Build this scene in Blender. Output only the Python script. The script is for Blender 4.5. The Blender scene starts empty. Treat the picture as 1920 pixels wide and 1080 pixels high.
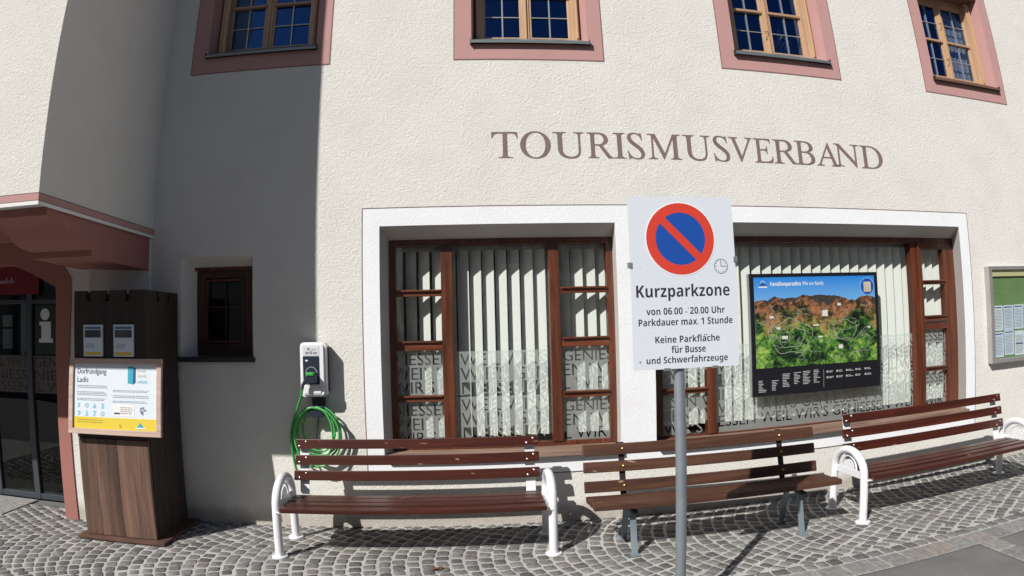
import bpy, bmesh, math, random
from mathutils import Vector, Matrix
from mathutils.geometry import tessellate_polygon, interpolate_bezier
random.seed(7)
S = bpy.context.scene
COL = S.collection
R = math.radians
PI = math.pi

# ------------------------------------------------------------------ camera (action camera, wide fisheye lens)
CAM = Vector((0.0, -5.0, 1.69))
YAW, PITCH, ROLL, FPX, K3 = R(3.991), R(3.623), R(-1.515), 1131.3, 0.04768
fw = Vector((math.sin(YAW)*math.cos(PITCH), math.cos(YAW)*math.cos(PITCH), math.sin(PITCH)))
rt = Vector((math.cos(YAW), -math.sin(YAW), 0)); up = rt.cross(fw)
r2 = rt*math.cos(ROLL)+up*math.sin(ROLL); u2 = -rt*math.sin(ROLL)+up*math.cos(ROLL)
cd = bpy.data.cameras.new('camera')
cam = bpy.data.objects.new('camera', cd); COL.objects.link(cam)
M = Matrix((r2, u2, -fw)).transposed().to_4x4(); M.translation = CAM
cam.matrix_world = M
cd.type = 'PANO'; cd.sensor_width = 36.0; cd.sensor_fit = 'HORIZONTAL'
tgt = cd if hasattr(cd, 'panorama_type') else cd.cycles
tgt.panorama_type = 'FISHEYE_LENS_POLYNOMIAL'
FM = FPX*36/1920
tgt.fisheye_fov = R(170)
tgt.fisheye_polynomial_k0 = 0.0
tgt.fisheye_polynomial_k1 = -1/FM
tgt.fisheye_polynomial_k2 = 0.0
tgt.fisheye_polynomial_k3 = K3/FM**3
tgt.fisheye_polynomial_k4 = 0.0
cd.clip_start = 0.05; cd.clip_end = 2000
S.camera = cam
def project(p):
    v = Vector(p)-CAM; a, b, d = v.dot(r2), v.dot(u2), v.dot(fw)
    rho = math.hypot(a, b); th = math.atan2(rho, d); rr = FPX*(th+K3*th**3)
    return 960+rr*a/max(rho, 1e-9), 540-rr*b/max(rho, 1e-9)

# ------------------------------------------------------------------ world, sun, exposure
SUN = Vector((1.55, 1.63, -1.89)).normalized()
W = bpy.data.worlds.new('World'); S.world = W; W.use_nodes = True
nt = W.node_tree; bg = nt.nodes['Background']
sky = nt.nodes.new('ShaderNodeTexSky'); sky.sky_type = 'NISHITA'; sky.sun_disc = False
sky.sun_elevation = math.asin(-SUN.z); sky.sun_rotation = math.atan2(-SUN.x, -SUN.y)
sky.altitude = 1200; sky.air_density = 1.0; sky.dust_density = 2.2; sky.ozone_density = 0.8
nt.links.new(sky.outputs[0], bg.inputs[0]); bg.inputs[1].default_value = 0.051
sl = bpy.data.lights.new('sun', 'SUN'); sl.energy = 4.6; sl.angle = R(0.5); sl.color = (1, 0.965, 0.915)
so = bpy.data.objects.new('sun', sl); COL.objects.link(so)
so.rotation_euler = SUN.to_track_quat('-Z', 'Y').to_euler(); so.location = (-8, -9, 12)
vs = S.view_settings; vs.view_transform = 'Standard'; vs.look = 'None'; vs.gamma = 1; vs.exposure = 0.27; vs.use_curve_mapping = False
S.render.engine = 'CYCLES'
S.cycles.max_bounces = 8; S.cycles.transparent_max_bounces = 16

# ------------------------------------------------------------------ materials
def newmat(name):
    m = bpy.data.materials.new(name); m.use_nodes = True
    return m, m.node_tree, m.node_tree.nodes['Principled BSDF']
def setin(b, **k):
    for a, v in k.items():
        b.inputs[a.replace('_', ' ')].default_value = v
def nodes(nt, kind, **k):
    n = nt.nodes.new(kind)
    for a, v in k.items():
        if a in n.inputs: n.inputs[a].default_value = v
        else: setattr(n, a, v)
    return n
def coords(nt, scale=(1, 1, 1), which='Object'):
    tc = nt.nodes.new('ShaderNodeTexCoord'); mp = nt.nodes.new('ShaderNodeMapping')
    mp.inputs['Scale'].default_value = scale
    nt.links.new(tc.outputs[which], mp.inputs[0]); return mp.outputs[0]
def ramp(nt, fac, stops):
    r = nt.nodes.new('ShaderNodeValToRGB'); e = r.color_ramp.elements
    while len(e) < len(stops): e.new(0.5)
    for i, (p, c) in enumerate(stops): e[i].position = p; e[i].color = (*c, 1)
    nt.links.new(fac, r.inputs[0]); return r.outputs[0]
def bump(nt, b, h, strength, dist, chain=None):
    bp = nt.nodes.new('ShaderNodeBump'); bp.inputs['Strength'].default_value = strength; bp.inputs['Distance'].default_value = dist
    nt.links.new(h, bp.inputs['Height'])
    if chain is not None: nt.links.new(chain, bp.inputs['Normal'])
    nt.links.new(bp.outputs[0], b.inputs['Normal']); return bp.outputs[0]
def plain(name, c, rough=0.5, metal=0.0, var=0.0, bscale=0, bstr=0.2, spec=0.5, coat=0):
    m, nt, b = newmat(name); setin(b, Base_Color=(*c, 1), Roughness=rough, Metallic=metal)
    b.inputs['Specular IOR Level'].default_value = spec
    if coat: b.inputs['Coat Weight'].default_value = coat; b.inputs['Coat Roughness'].default_value = 0.15
    if var:
        n = nodes(nt, 'ShaderNodeTexNoise', Scale=6.0, Detail=6.0); nt.links.new(coords(nt), n.inputs['Vector'])
        o = ramp(nt, n.outputs[0], [(0.3, tuple(x*(1-var) for x in c)), (0.7, tuple(min(1, x*(1+var)) for x in c))])
        nt.links.new(o, b.inputs['Base Color'])
    if bscale:
        n = nodes(nt, 'ShaderNodeTexNoise', Scale=float(bscale), Detail=4.0); nt.links.new(coords(nt), n.inputs['Vector'])
        bump(nt, b, n.outputs[0], bstr, 0.004)
    return m
def stucco(name, c, strength=1.0, scale=1.0, stain=True):
    m, nt, b = newmat(name); setin(b, Roughness=0.92); b.inputs['Specular IOR Level'].default_value = 0.15
    co = coords(nt)
    n1 = nodes(nt, 'ShaderNodeTexNoise', Scale=21.0*scale, Detail=4.0, Roughness=0.6, Distortion=2.4); nt.links.new(co, n1.inputs['Vector'])
    n2 = nodes(nt, 'ShaderNodeTexNoise', Scale=95.0*scale, Detail=3.0, Roughness=0.6, Distortion=0.8); nt.links.new(co, n2.inputs['Vector'])
    n3 = nodes(nt, 'ShaderNodeTexNoise', Scale=2.2, Detail=5.0, Roughness=0.6); nt.links.new(co, n3.inputs['Vector'])
    # short scratches dragged through the wet plaster
    mp = coords(nt, (1, 1, 0.45)); wv = nodes(nt, 'ShaderNodeTexNoise', Scale=24.0*scale, Detail=2.0, Distortion=2.6); nt.links.new(mp, wv.inputs['Vector'])
    cr = ramp(nt, wv.outputs[0], [(0.46, (0, 0, 0)), (0.5, (1, 1, 1)), (0.54, (0, 0, 0))])
    ch = bump(nt, b, n1.outputs[0], 0.42*strength, 0.020)
    ch = bump(nt, b, n2.outputs[0], 0.30*strength, 0.006, ch)
    bump(nt, b, cr, 0.28*strength, 0.004, ch)
    st = [(0.28, (c[0]*0.945, c[1]*0.94, c[2]*0.93)), (0.5, c), (0.72, tuple(min(1, x*1.03) for x in c))]
    base = ramp(nt, n3.outputs[0], st)
    if stain:   # splash dirt just above the paving
        sp = nt.nodes.new('ShaderNodeSeparateXYZ'); tc = nt.nodes.new('ShaderNodeTexCoord'); nt.links.new(tc.outputs['Object'], sp.inputs[0])
        n4 = nodes(nt, 'ShaderNodeTexNoise', Scale=9.0, Detail=6.0); nt.links.new(co, n4.inputs['Vector'])
        mu = nodes(nt, 'ShaderNodeMath', operation='MULTIPLY_ADD'); mu.inputs[1].default_value = -0.16; nt.links.new(n4.outputs[0], mu.inputs[0]); nt.links.new(sp.outputs[2], mu.inputs[2])
        rr = ramp(nt, mu.outputs[0], [(-0.0, (0.62, 0.62, 0.62)), (0.10, (0, 0, 0))])
        mx = nodes(nt, 'ShaderNodeMix', data_type='RGBA'); nt.links.new(rr, mx.inputs[0]); nt.links.new(base, mx.inputs[6]); mx.inputs[7].default_value = (0.33, 0.29, 0.24, 1)
        base = mx.outputs[2]
    nt.links.new(base, b.inputs['Base Color']); return m
def wood(name, c1, c2, rough=0.4, axis=0, coat=0.0, gscale=1.0, marks=None, spec=0.5):
    m, nt, b = newmat(name); setin(b, Roughness=rough); b.inputs['Specular IOR Level'].default_value = spec
    if coat: b.inputs['Coat Weight'].default_value = coat; b.inputs['Coat Roughness'].default_value = 0.25
    sc = [26*gscale]*3; sc[axis] = 1.3*gscale
    # each piece gets its own stretch of grain
    tc = nt.nodes.new('ShaderNodeTexCoord'); oi = nt.nodes.new('ShaderNodeObjectInfo')
    ad = nodes(nt, 'ShaderNodeVectorMath', operation='MULTIPLY_ADD'); ad.inputs[1].default_value = (1, 1, 1)
    sv = nodes(nt, 'ShaderNodeVectorMath', operation='SCALE'); sv.inputs[0].default_value = (7.3, 3.1, 5.7); nt.links.new(oi.outputs['Random'], sv.inputs['Scale'])
    nt.links.new(tc.outputs['Object'], ad.inputs[0]); nt.links.new(sv.outputs[0], ad.inputs[2])
    mp = nt.nodes.new('ShaderNodeMapping'); mp.inputs['Scale'].default_value = sc; nt.links.new(ad.outputs[0], mp.inputs[0])
    n = nodes(nt, 'ShaderNodeTexNoise', Scale=1.0, Detail=7.0, Roughness=0.66, Distortion=0.7); nt.links.new(mp.outputs[0], n.inputs['Vector'])
    base = ramp(nt, n.outputs[0], [(0.32, c1), (0.52, tuple((a+b_)/2 for a, b_ in zip(c1, c2))), (0.68, c2)])
    if marks:
        sc2 = [30]*3; sc2[axis] = 7
        mp2 = nt.nodes.new('ShaderNodeMapping'); mp2.inputs['Scale'].default_value = sc2; nt.links.new(ad.outputs[0], mp2.inputs[0])
        n2 = nodes(nt, 'ShaderNodeTexNoise', Scale=1.0, Detail=2.0); nt.links.new(mp2.outputs[0], n2.inputs['Vector'])
        f = ramp(nt, n2.outputs[0], [(0.715, (0, 0, 0)), (0.76, (1, 1, 1))])
        mx = nodes(nt, 'ShaderNodeMix', data_type='RGBA'); nt.links.new(f, mx.inputs[0]); nt.links.new(base, mx.inputs[6]); mx.inputs[7].default_value = (*marks, 1)
        base = mx.outputs[2]
    nt.links.new(base, b.inputs['Base Color'])
    bump(nt, b, n.outputs[0], 0.35, 0.003)
    return m
def thin_glass(name, mult=1.6, tint=(1, 1, 1), rough=0.0, wavy=0.0, coat=(1, 1, 1)):
    m = bpy.data.materials.new(name); m.use_nodes = True; nt = m.node_tree; nt.nodes.clear()
    out = nt.nodes.new('ShaderNodeOutputMaterial'); tr = nt.nodes.new('ShaderNodeBsdfTransparent'); gl = nt.nodes.new('ShaderNodeBsdfGlossy')
    tr.inputs[0].default_value = (*tint, 1); gl.inputs['Roughness'].default_value = rough; gl.inputs[0].default_value = (*coat, 1)
    lw = nt.nodes.new('ShaderNodeLayerWeight'); lw.inputs[0].default_value = 0.5
    pw = nodes(nt, 'ShaderNodeMath', operation='POWER'); pw.inputs[1].default_value = 5.0; nt.links.new(lw.outputs['Facing'], pw.inputs[0])
    sc = nodes(nt, 'ShaderNodeMath', operation='MULTIPLY_ADD'); sc.inputs[1].default_value = 0.95; sc.inputs[2].default_value = 0.043; nt.links.new(pw.outputs[0], sc.inputs[0])
    mu = nodes(nt, 'ShaderNodeMath', operation='MULTIPLY', use_clamp=True); mu.inputs[1].default_value = mult; nt.links.new(sc.outputs[0], mu.inputs[0])
    mx = nt.nodes.new('ShaderNodeMixShader'); nt.links.new(mu.outputs[0], mx.inputs[0]); nt.links.new(tr.outputs[0], mx.inputs[1]); nt.links.new(gl.outputs[0], mx.inputs[2])
    if wavy:
        n = nodes(nt, 'ShaderNodeTexNoise', Scale=4.0, Detail=1.0); nt.links.new(coords(nt), n.inputs['Vector'])
        bp = nodes(nt, 'ShaderNodeBump', Strength=wavy, Distance=0.01); nt.links.new(n.outputs[0], bp.inputs['Height']); nt.links.new(bp.outputs[0], gl.inputs['Normal'])
    nt.links.new(mx.outputs[0], out.inputs[0]); return m
def frosted(name):
    m = bpy.data.materials.new(name); m.use_nodes = True; nt = m.node_tree; nt.nodes.clear()
    out = nt.nodes.new('ShaderNodeOutputMaterial'); tr = nt.nodes.new('ShaderNodeBsdfTransparent'); tr.inputs[0].default_value = (0.86, 0.9, 0.88, 1)
    df = nt.nodes.new('ShaderNodeBsdfDiffuse'); df.inputs[0].default_value = (0.74, 0.77, 0.755, 1)
    tl = nt.nodes.new('ShaderNodeBsdfTranslucent'); tl.inputs[0].default_value = (0.6, 0.64, 0.62, 1)
    a = nt.nodes.new('ShaderNodeMixShader'); a.inputs[0].default_value = 0.4; nt.links.new(df.outputs[0], a.inputs[1]); nt.links.new(tl.outputs[0], a.inputs[2])
    b = nt.nodes.new('ShaderNodeMixShader'); b.inputs[0].default_value = 0.40; nt.links.new(tr.outputs[0], b.inputs[1]); nt.links.new(a.outputs[0], b.inputs[2])
    nt.links.new(b.outputs[0], out.inputs[0]); return m
def stone(name, c, var=0.35, scale=1.0):
    m, nt, b = newmat(name); setin(b, Roughness=0.9); b.inputs['Specular IOR Level'].default_value = 0.12
    geo = nt.nodes.new('ShaderNodeNewGeometry'); oi = nt.nodes.new('ShaderNodeObjectInfo')
    ad = nodes(nt, 'ShaderNodeMath', operation='ADD'); nt.links.new(geo.outputs['Random Per Island'], ad.inputs[0]); nt.links.new(oi.outputs['Random'], ad.inputs[1])
    fr = nodes(nt, 'ShaderNodeMath', operation='FRACT'); nt.links.new(ad.outputs[0], fr.inputs[0])
    tone = ramp(nt, fr.outputs[0], [(0.0, tuple(x*(1-var) for x in c)), (0.45, c), (0.75, tuple(x*(1+var*0.7) for x in c)), (0.92, (c[0]*1.10, c[1]*1.0, c[2]*0.95)), (1.0, (c[0]*0.82, c[1]*0.84, c[2]*0.86))])
    pos = geo.outputs['Position']
    n = nodes(nt, 'ShaderNodeTexNoise', Scale=140.0*scale, Detail=3.0, Roughness=0.7); nt.links.new(pos, n.inputs['Vector'])
    n2 = nodes(nt, 'ShaderNodeTexNoise', Scale=24.0*scale, Detail=5.0); nt.links.new(pos, n2.inputs['Vector'])
    g = ramp(nt, n.outputs[0], [(0.3, (0.55, 0.55, 0.55)), (0.7, (1.4, 1.4, 1.4))])
    g2 = ramp(nt, n2.outputs[0], [(0.3, (0.75, 0.75, 0.75)), (0.7, (1.2, 1.2, 1.2))])
    mx = nodes(nt, 'ShaderNodeMix', data_type='RGBA', blend_type='MULTIPLY'); mx.inputs[0].default_value = 1; nt.links.new(tone, mx.inputs[6]); nt.links.new(g, mx.inputs[7])
    my = nodes(nt, 'ShaderNodeMix', data_type='RGBA', blend_type='MULTIPLY'); my.inputs[0].default_value = 1; nt.links.new(mx.outputs[2], my.inputs[6]); nt.links.new(g2, my.inputs[7])
    nt.links.new(my.outputs[2], b.inputs['Base Color'])
    ch = bump(nt, b, n2.outputs[0], 0.7, 0.008); bump(nt, b, n.outputs[0], 0.35, 0.002, ch)
    return m

PL = (0.715, 0.698, 0.655)
M_plaster = stucco('plaster', PL)
M_reveal = stucco('plaster_reveal', PL, 0.35, stain=False)
M_reveal2 = stucco('shaded_white_reveal', (0.52, 0.50, 0.48), 0.3, stain=False)  # the band's white paint, greyed so the colour carries the recess shade
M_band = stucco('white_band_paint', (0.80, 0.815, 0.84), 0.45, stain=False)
M_pink = stucco('pink_paint', (0.485, 0.282, 0.265), 0.25, stain=False)
M_portal = stucco('portal_paint', (0.36, 0.165, 0.14), 0.18, stain=False)
M_line = plain('line_paint', (0.13, 0.09, 0.085), 0.8)
M_linep = plain('pink_line_paint', (0.22, 0.12, 0.12), 0.8)
M_white_line = plain('white_line_paint', (0.78, 0.76, 0.74), 0.8)
M_letter = plain('letter_paint', (0.19, 0.135, 0.125), 0.85, var=0.12, bscale=60, bstr=0.5)
M_frame = wood('varnished_frame', (0.045, 0.012, 0.006), (0.165, 0.048, 0.020), 0.38, axis=2, coat=0.35)
M_frame_h = wood('varnished_rail', (0.060, 0.016, 0.008), (0.19, 0.056, 0.023), 0.38, axis=0, coat=0.35)
M_sill = wood('weathered_sill', (0.11, 0.05, 0.03), (0.34, 0.24, 0.18), 0.7, axis=0)
M_pine = wood('pine_frame', (0.44, 0.265, 0.15), (0.60, 0.395, 0.235), 0.45, axis=2, coat=0.2)
M_pine_h = wood('pine_rail', (0.36, 0.22, 0.13), (0.48, 0.31, 0.19), 0.45, axis=0, coat=0.2)
M_soffit = wood('brown_soffit', (0.12, 0.06, 0.04), (0.19, 0.10, 0.065), 0.6, axis=0)
M_dark = wood('dark_frame', (0.03, 0.012, 0.008), (0.075, 0.03, 0.018), 0.45, axis=2)
M_bench = wood('red_brown_plank', (0.032, 0.006, 0.0035), (0.082, 0.018, 0.010), 0.36, axis=0, coat=0.18, marks=(0.34, 0.17, 0.11))
M_bench2 = wood('dull_brown_plank', (0.042, 0.016, 0.009), (0.108, 0.047, 0.027), 0.5, axis=0, marks=(0.30, 0.2, 0.14))
M_kiosk = wood('dark_stained_board', (0.020, 0.013, 0.010), (0.050, 0.032, 0.024), 0.7, axis=2, gscale=0.8)
M_kioskp = wood('weathered_panel', (0.040, 0.020, 0.015), (0.205, 0.118, 0.085), 0.55, axis=2, gscale=0.36)
M_rust = plain('rusty_steel', (0.105, 0.052, 0.038), 0.75, 0.2, var=0.3, bscale=40)
M_boardf = wood('pale_board_frame', (0.42, 0.29, 0.24), (0.60, 0.45, 0.38), 0.6, axis=0)
M_white, nt_, b_ = newmat('white_enamel'); setin(b_, Roughness=0.34); b_.inputs['Coat Weight'].default_value = 0.3
n_ = nodes(nt_, 'ShaderNodeTexNoise', Scale=38.0, Detail=5.0, Roughness=.6); nt_.links.new(coords(nt_), n_.inputs['Vector'])
nt_.links.new(ramp(nt_, n_.outputs[0], [(0.0, (.72, .73, .76)), (0.66, (.75, .76, .79)), (0.705, (.70, .69, .68)), (0.73, (.30, .24, .20))]), b_.inputs['Base Color'])
M_galv = plain('galvanised_steel', (0.36, 0.40, 0.44), 0.42, 0.65, var=0.12, bscale=30, bstr=0.15)
M_leg = plain('blue_grey_steel', (0.22, 0.27, 0.31), 0.5, 0.35, var=0.15)
M_darkmetal = plain('dark_steel', (0.035, 0.03, 0.03), 0.5, 0.4)
M_bolt = plain('bolt_steel', (0.62, 0.60, 0.62), 0.25, 0.8)
M_brass = plain('brass_bolt', (0.60, 0.42, 0.14), 0.3, 0.9)
M_glass = thin_glass('window_glass', 0.9, (0.955, 0.965, 0.955), wavy=0.08)
M_glassu = thin_glass('upper_glass', 3.6, (0.75, 0.8, 0.85), wavy=0.35, coat=(0.085, 0.25, 0.68))  # gloss tinted blue: the deep blue of reflected sky is put into its colour
M_glassd = thin_glass('door_glass', 0.8, (0.62, 0.66, 0.66), wavy=0.05)
M_film = frosted('frosted_film')
M_film_d = plain('door_film', (0.10, 0.095, 0.085), 0.7)
M_blind = plain('blind_fabric', (0.74, 0.755, 0.73), 0.8)
M_sheet, nt_, b_ = newmat('sign_sheet'); setin(b_, Roughness=0.4)
n_ = nodes(nt_, 'ShaderNodeTexNoise', Scale=26.0, Detail=3.0, Roughness=.6); nt_.links.new(coords(nt_), n_.inputs['Vector'])
nt_.links.new(ramp(nt_, n_.outputs[0], [(0.0, (.63, .68, .745)), (0.62, (.665, .71, .77)), (0.715, (.64, .68, .73)), (0.75, (.25, .25, .26))]), b_.inputs['Base Color'])
M_red = plain('sign_red', (0.62, 0.055, 0.035), 0.4)
M_blue = plain('sign_blue', (0.012, 0.075, 0.36), 0.4)
M_ink = plain('black_ink', (0.025, 0.025, 0.035), 0.6)
M_grey_ink = plain('grey_ink', (0.22, 0.24, 0.28), 0.6)
M_paper = plain('paper', (0.66, 0.73, 0.80), 0.75)
M_paper2 = plain('bluish_paper', (0.60, 0.68, 0.82), 0.75, var=0.05)
M_yellow = plain('yellow_print', (0.70, 0.50, 0.03), 0.6)
M_iceblue = plain('icon_blue_print', (0.22, 0.50, 0.66), 0.6)
M_teal = plain('teal_print', (0.03, 0.36, 0.47), 0.6)
M_navy = plain('navy_print', (0.02, 0.06, 0.20), 0.6)
M_alu = plain('aluminium', (0.46, 0.45, 0.44), 0.4, 0.6, var=0.06)
M_green = plain('green_felt', (0.15, 0.25, 0.10), 0.9, var=0.12)
M_cream = plain('cream_header', (0.58, 0.54, 0.32), 0.7)
M_black = plain('black_frame', (0.010, 0.010, 0.014), 0.35)
M_shell = plain('white_plastic', (0.76, 0.77, 0.78), 0.35, coat=0.3)
M_navyp = plain('dark_plastic', (0.020, 0.028, 0.045), 0.35)
M_cable = plain('green_cable', (0.035, 0.33, 0.055), 0.35, coat=0.3)
M_cablel = plain('pale_green_cable', (0.14, 0.52, 0.16), 0.35)
M_doorf = plain('grey_door_frame', (0.075, 0.09, 0.108), 0.4, 0.4)
M_sillm = plain('sill_metal', (0.22, 0.25, 0.25), 0.4, 0.5)
M_slate = plain('slate_sill', (0.03, 0.03, 0.03), 0.6)
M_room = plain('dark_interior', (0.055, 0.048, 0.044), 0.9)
M_concrete = stone('concrete_slab', (0.30, 0.30, 0.29), 0.05)
M_sett = stone('granite_sett', (0.168, 0.166, 0.160), 0.38)
M_slab = stone('granite_slab', (0.225, 0.224, 0.215), 0.12)
def ground_mat(name, c, scale, bstr):
    m, nt, b = newmat(name); setin(b, Roughness=0.95); b.inputs['Specular IOR Level'].default_value = 0.2
    co = coords(nt)
    n = nodes(nt, 'ShaderNodeTexNoise', Scale=float(scale), Detail=6.0, Roughness=0.7); nt.links.new(co, n.inputs['Vector'])
    n2 = nodes(nt, 'ShaderNodeTexNoise', Scale=3.0, Detail=6.0, Roughness=0.6); nt.links.new(co, n2.inputs['Vector'])
    a = ramp(nt, n.outputs[0], [(0.3, tuple(x*0.7 for x in c)), (0.7, tuple(x*1.3 for x in c))])
    d = ramp(nt, n2.outputs[0], [(0.3, (0.82, 0.82, 0.82)), (0.7, (1.12, 1.12, 1.12))])
    mx = nodes(nt, 'ShaderNodeMix', data_type='RGBA', blend_type='MULTIPLY'); mx.inputs[0].default_value = 1; nt.links.new(a, mx.inputs[6]); nt.links.new(d, mx.inputs[7])
    nt.links.new(mx.outputs[2], b.inputs['Base Color']); bump(nt, b, n.outputs[0], bstr, 0.006); return m
M_mortar = ground_mat('joint_mortar', (0.41, 0.40, 0.385), 70, 0.4)
M_asphalt = ground_mat('asphalt', (0.16, 0.16, 0.16), 160, 0.6)

# ------------------------------------------------------------------ mesh helpers
ROOTLOC = {}
def obj(name, bm, mat, parent=None, smooth=False, local=False, kind=None, label=None):
    if isinstance(bm, bmesh.types.BMesh):
        me = bpy.data.meshes.new(name); bm.to_mesh(me); bm.free()
    else: me = bm
    if mat is not None and not me.materials: me.materials.append(mat)
    if smooth:
        for p in me.polygons: p.use_smooth = True
        try: me.set_sharp_from_angle(angle=R(38))
        except Exception: pass
    o = bpy.data.objects.new(name, me); COL.objects.link(o)
    if parent is not None:
        o.parent = parent
        if not local and parent.type == 'EMPTY' and parent.parent is None: o.location = -parent.location
    if kind: o['kind'] = kind
    if label: o['label'] = label
    return o
def thing(name, label, cat, loc=(0, 0, 0), rz=0, group=None):
    o = bpy.data.objects.new(name, None); COL.objects.link(o); o.location = loc; o.rotation_euler = (0, 0, rz); o.empty_display_size = 0.1
    o['label'] = label; o['category'] = cat
    if group: o['group'] = group
    return o
def tag(o, label=None, cat=None, group=None, kind=None):
    if label: o['label'] = label
    if cat: o['category'] = cat
    if group: o['group'] = group
    if kind: o['kind'] = kind
    return o
def add_box(bm, x0, x1, y0, y1, z0, z1, bev=0.0, mat=None):
    vs_ = [bm.verts.new(v) for v in ((x0, y0, z0), (x1, y0, z0), (x1, y1, z0), (x0, y1, z0), (x0, y0, z1), (x1, y0, z1), (x1, y1, z1), (x0, y1, z1))]
    fs = [bm.faces.new([vs_[i] for i in f]) for f in ((3, 2, 1, 0), (4, 5, 6, 7), (0, 1, 5, 4), (1, 2, 6, 5), (2, 3, 7, 6), (3, 0, 4, 7))]
    if mat is not None:
        for v in vs_: v.co = mat @ v.co
    if bev:
        es = {e for f in fs for e in f.edges}
        bmesh.ops.bevel(bm, geom=list(es), offset=bev, segments=2, affect='EDGES', profile=0.6)
def bx(x0, x1, y0, y1, z0, z1, bev=0.0, mat=None):
    bm = bmesh.new(); add_box(bm, x0, x1, y0, y1, z0, z1, bev, mat); return bm
def boxes(lst, bev=0.0):
    bm = bmesh.new()
    for b in lst: add_box(bm, *b, bev)
    return bm
def add_tube(bm, pts, r, seg=12, caps=True, closed=False):
    pts = [Vector(p) for p in pts]; n = len(pts); rings = []
    prev = None
    for i, p in enumerate(pts):
        if closed: t = (pts[(i+1) % n]-pts[i-1]).normalized()
        else: t = ((pts[min(i+1, n-1)]-pts[max(i-1, 0)])).normalized()
        if prev is None:
            a = Vector((0, 0, 1)) if abs(t.z) < 0.9 else Vector((1, 0, 0)); u = t.cross(a).normalized()
        else: u = (prev-t*prev.dot(t)).normalized()
        prev = u; w = t.cross(u)
        rr = r[i] if isinstance(r, (list, tuple)) else r
        rings.append([bm.verts.new(p+u*rr*math.cos(2*PI*k/seg)+w*rr*math.sin(2*PI*k/seg)) for k in range(seg)])
    m = n if closed else n-1
    for i in range(m):
        A, B = rings[i], rings[(i+1) % n]
        for k in range(seg): bm.faces.new((A[k], A[(k+1) % seg], B[(k+1) % seg], B[k]))
    if caps and not closed:
        bm.faces.new(rings[0][::-1]); bm.faces.new(rings[-1])
    bmesh.ops.recalc_face_normals(bm, faces=bm.faces[:])
def tube(pts, r, seg=12, closed=False):
    bm = bmesh.new(); add_tube(bm, pts, r, seg, closed=closed); return bm
def disc(c, r, h, seg=24, bev=0):
    bm = bmesh.new(); x, y, z = c
    add_tube(bm, [(x, y, z), (x, y, z+h)], r, seg)
    if bev: bmesh.ops.bevel(bm, geom=[e for e in bm.edges if abs(e.verts[0].co.z-e.verts[1].co.z) < 1e-6 and e.verts[0].co.z > z+h/2 and e.calc_face_angle(0) > 0.5], offset=bev, segments=2, affect='EDGES')
    return bm
def prism_x(prof, x0, x1):      # profile in (y, z), swept along x
    bm = bmesh.new(); a = [bm.verts.new((x0, y, z)) for y, z in prof]; b = [bm.verts.new((x1, y, z)) for y, z in prof]
    n = len(prof)
    for i in range(n): bm.faces.new((a[i], a[(i+1) % n], b[(i+1) % n], b[i]))
    for t_ in tessellate_polygon([[Vector((p_, q_, 0)) for p_, q_ in prof]]):
        try: bm.faces.new([a[k] for k in t_]); bm.faces.new([b[k] for k in t_])
        except ValueError: pass
    bmesh.ops.recalc_face_normals(bm, faces=bm.faces[:]); return bm
def prism_y(prof, y0, y1):      # profile in (x, z), swept along y
    bm = bmesh.new(); a = [bm.verts.new((x, y0, z)) for x, z in prof]; b = [bm.verts.new((x, y1, z)) for x, z in prof]
    n = len(prof)
    for i in range(n): bm.faces.new((a[i], a[(i+1) % n], b[(i+1) % n], b[i]))
    for t_ in tessellate_polygon([[Vector((p_, q_, 0)) for p_, q_ in prof]]):
        try: bm.faces.new([a[k] for k in t_]); bm.faces.new([b[k] for k in t_])
        except ValueError: pass
    bmesh.ops.recalc_face_normals(bm, faces=bm.faces[:]); return bm
def sheet(quads):               # thin rectangles (x0,x1,z0,z1,y,thick) standing on a wall facing -y
    return boxes([(x0, x1, y-t, y, z0, z1) for x0, x1, z0, z1, y, t in quads])
def ring_y(c, r0, r1, y0, y1, a0=0, a1=2*PI, seg=48):
    cx, cz = c; full = abs(a1-a0-2*PI) < 1e-6; n = seg
    bm = bmesh.new(); L = []
    for i in range(n+(0 if full else 1)):
        a = a0+(a1-a0)*i/n; ca, sa = math.cos(a), math.sin(a)
        L.append([bm.verts.new((cx+r*ca, y, cz+r*sa)) for r, y in ((r0, y0), (r1, y0), (r1, y1), (r0, y1))])
    for i in range(n):
        A, B = L[i], L[(i+1) % len(L)]
        for k in range(4): bm.faces.new((A[k], A[(k+1) % 4], B[(k+1) % 4], B[k]))
    if not full: bm.faces.new(L[0][::-1]); bm.faces.new(L[-1])
    bmesh.ops.recalc_face_normals(bm, faces=bm.faces[:]); return bm
def grid_plane(y, xs, zs, holes):
    xs = sorted(set(xs) | {v for h in holes for v in h[:2]}); zs = sorted(set(zs) | {v for h in holes for v in h[2:]})
    xs = [x for x in xs]; bm = bmesh.new(); V = {}
    def v(x, z):
        if (x, z) not in V: V[(x, z)] = bm.verts.new((x, y, z))
        return V[(x, z)]
    for i in range(len(xs)-1):
        for j in range(len(zs)-1):
            cx, cz = (xs[i]+xs[i+1])/2, (zs[j]+zs[j+1])/2
            if any(h[0] < cx < h[1] and h[2] < cz < h[3] for h in holes): continue
            bm.faces.new((v(xs[i], zs[j]), v(xs[i+1], zs[j]), v(xs[i+1], zs[j+1]), v(xs[i], zs[j+1])))
    return bm
def loft(rects):                # tunnel through the wall: (x0,x1,z0,z1,y) stations
    bm = bmesh.new(); rings = [[bm.verts.new(p) for p in ((a, y, c), (b, y, c), (b, y, d), (a, y, d))] for a, b, c, d, y in rects]
    for A, B in zip(rings, rings[1:]):
        for k in range(4): bm.faces.new((A[k], B[k], B[(k+1) % 4], A[(k+1) % 4]))
    return bm

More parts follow.
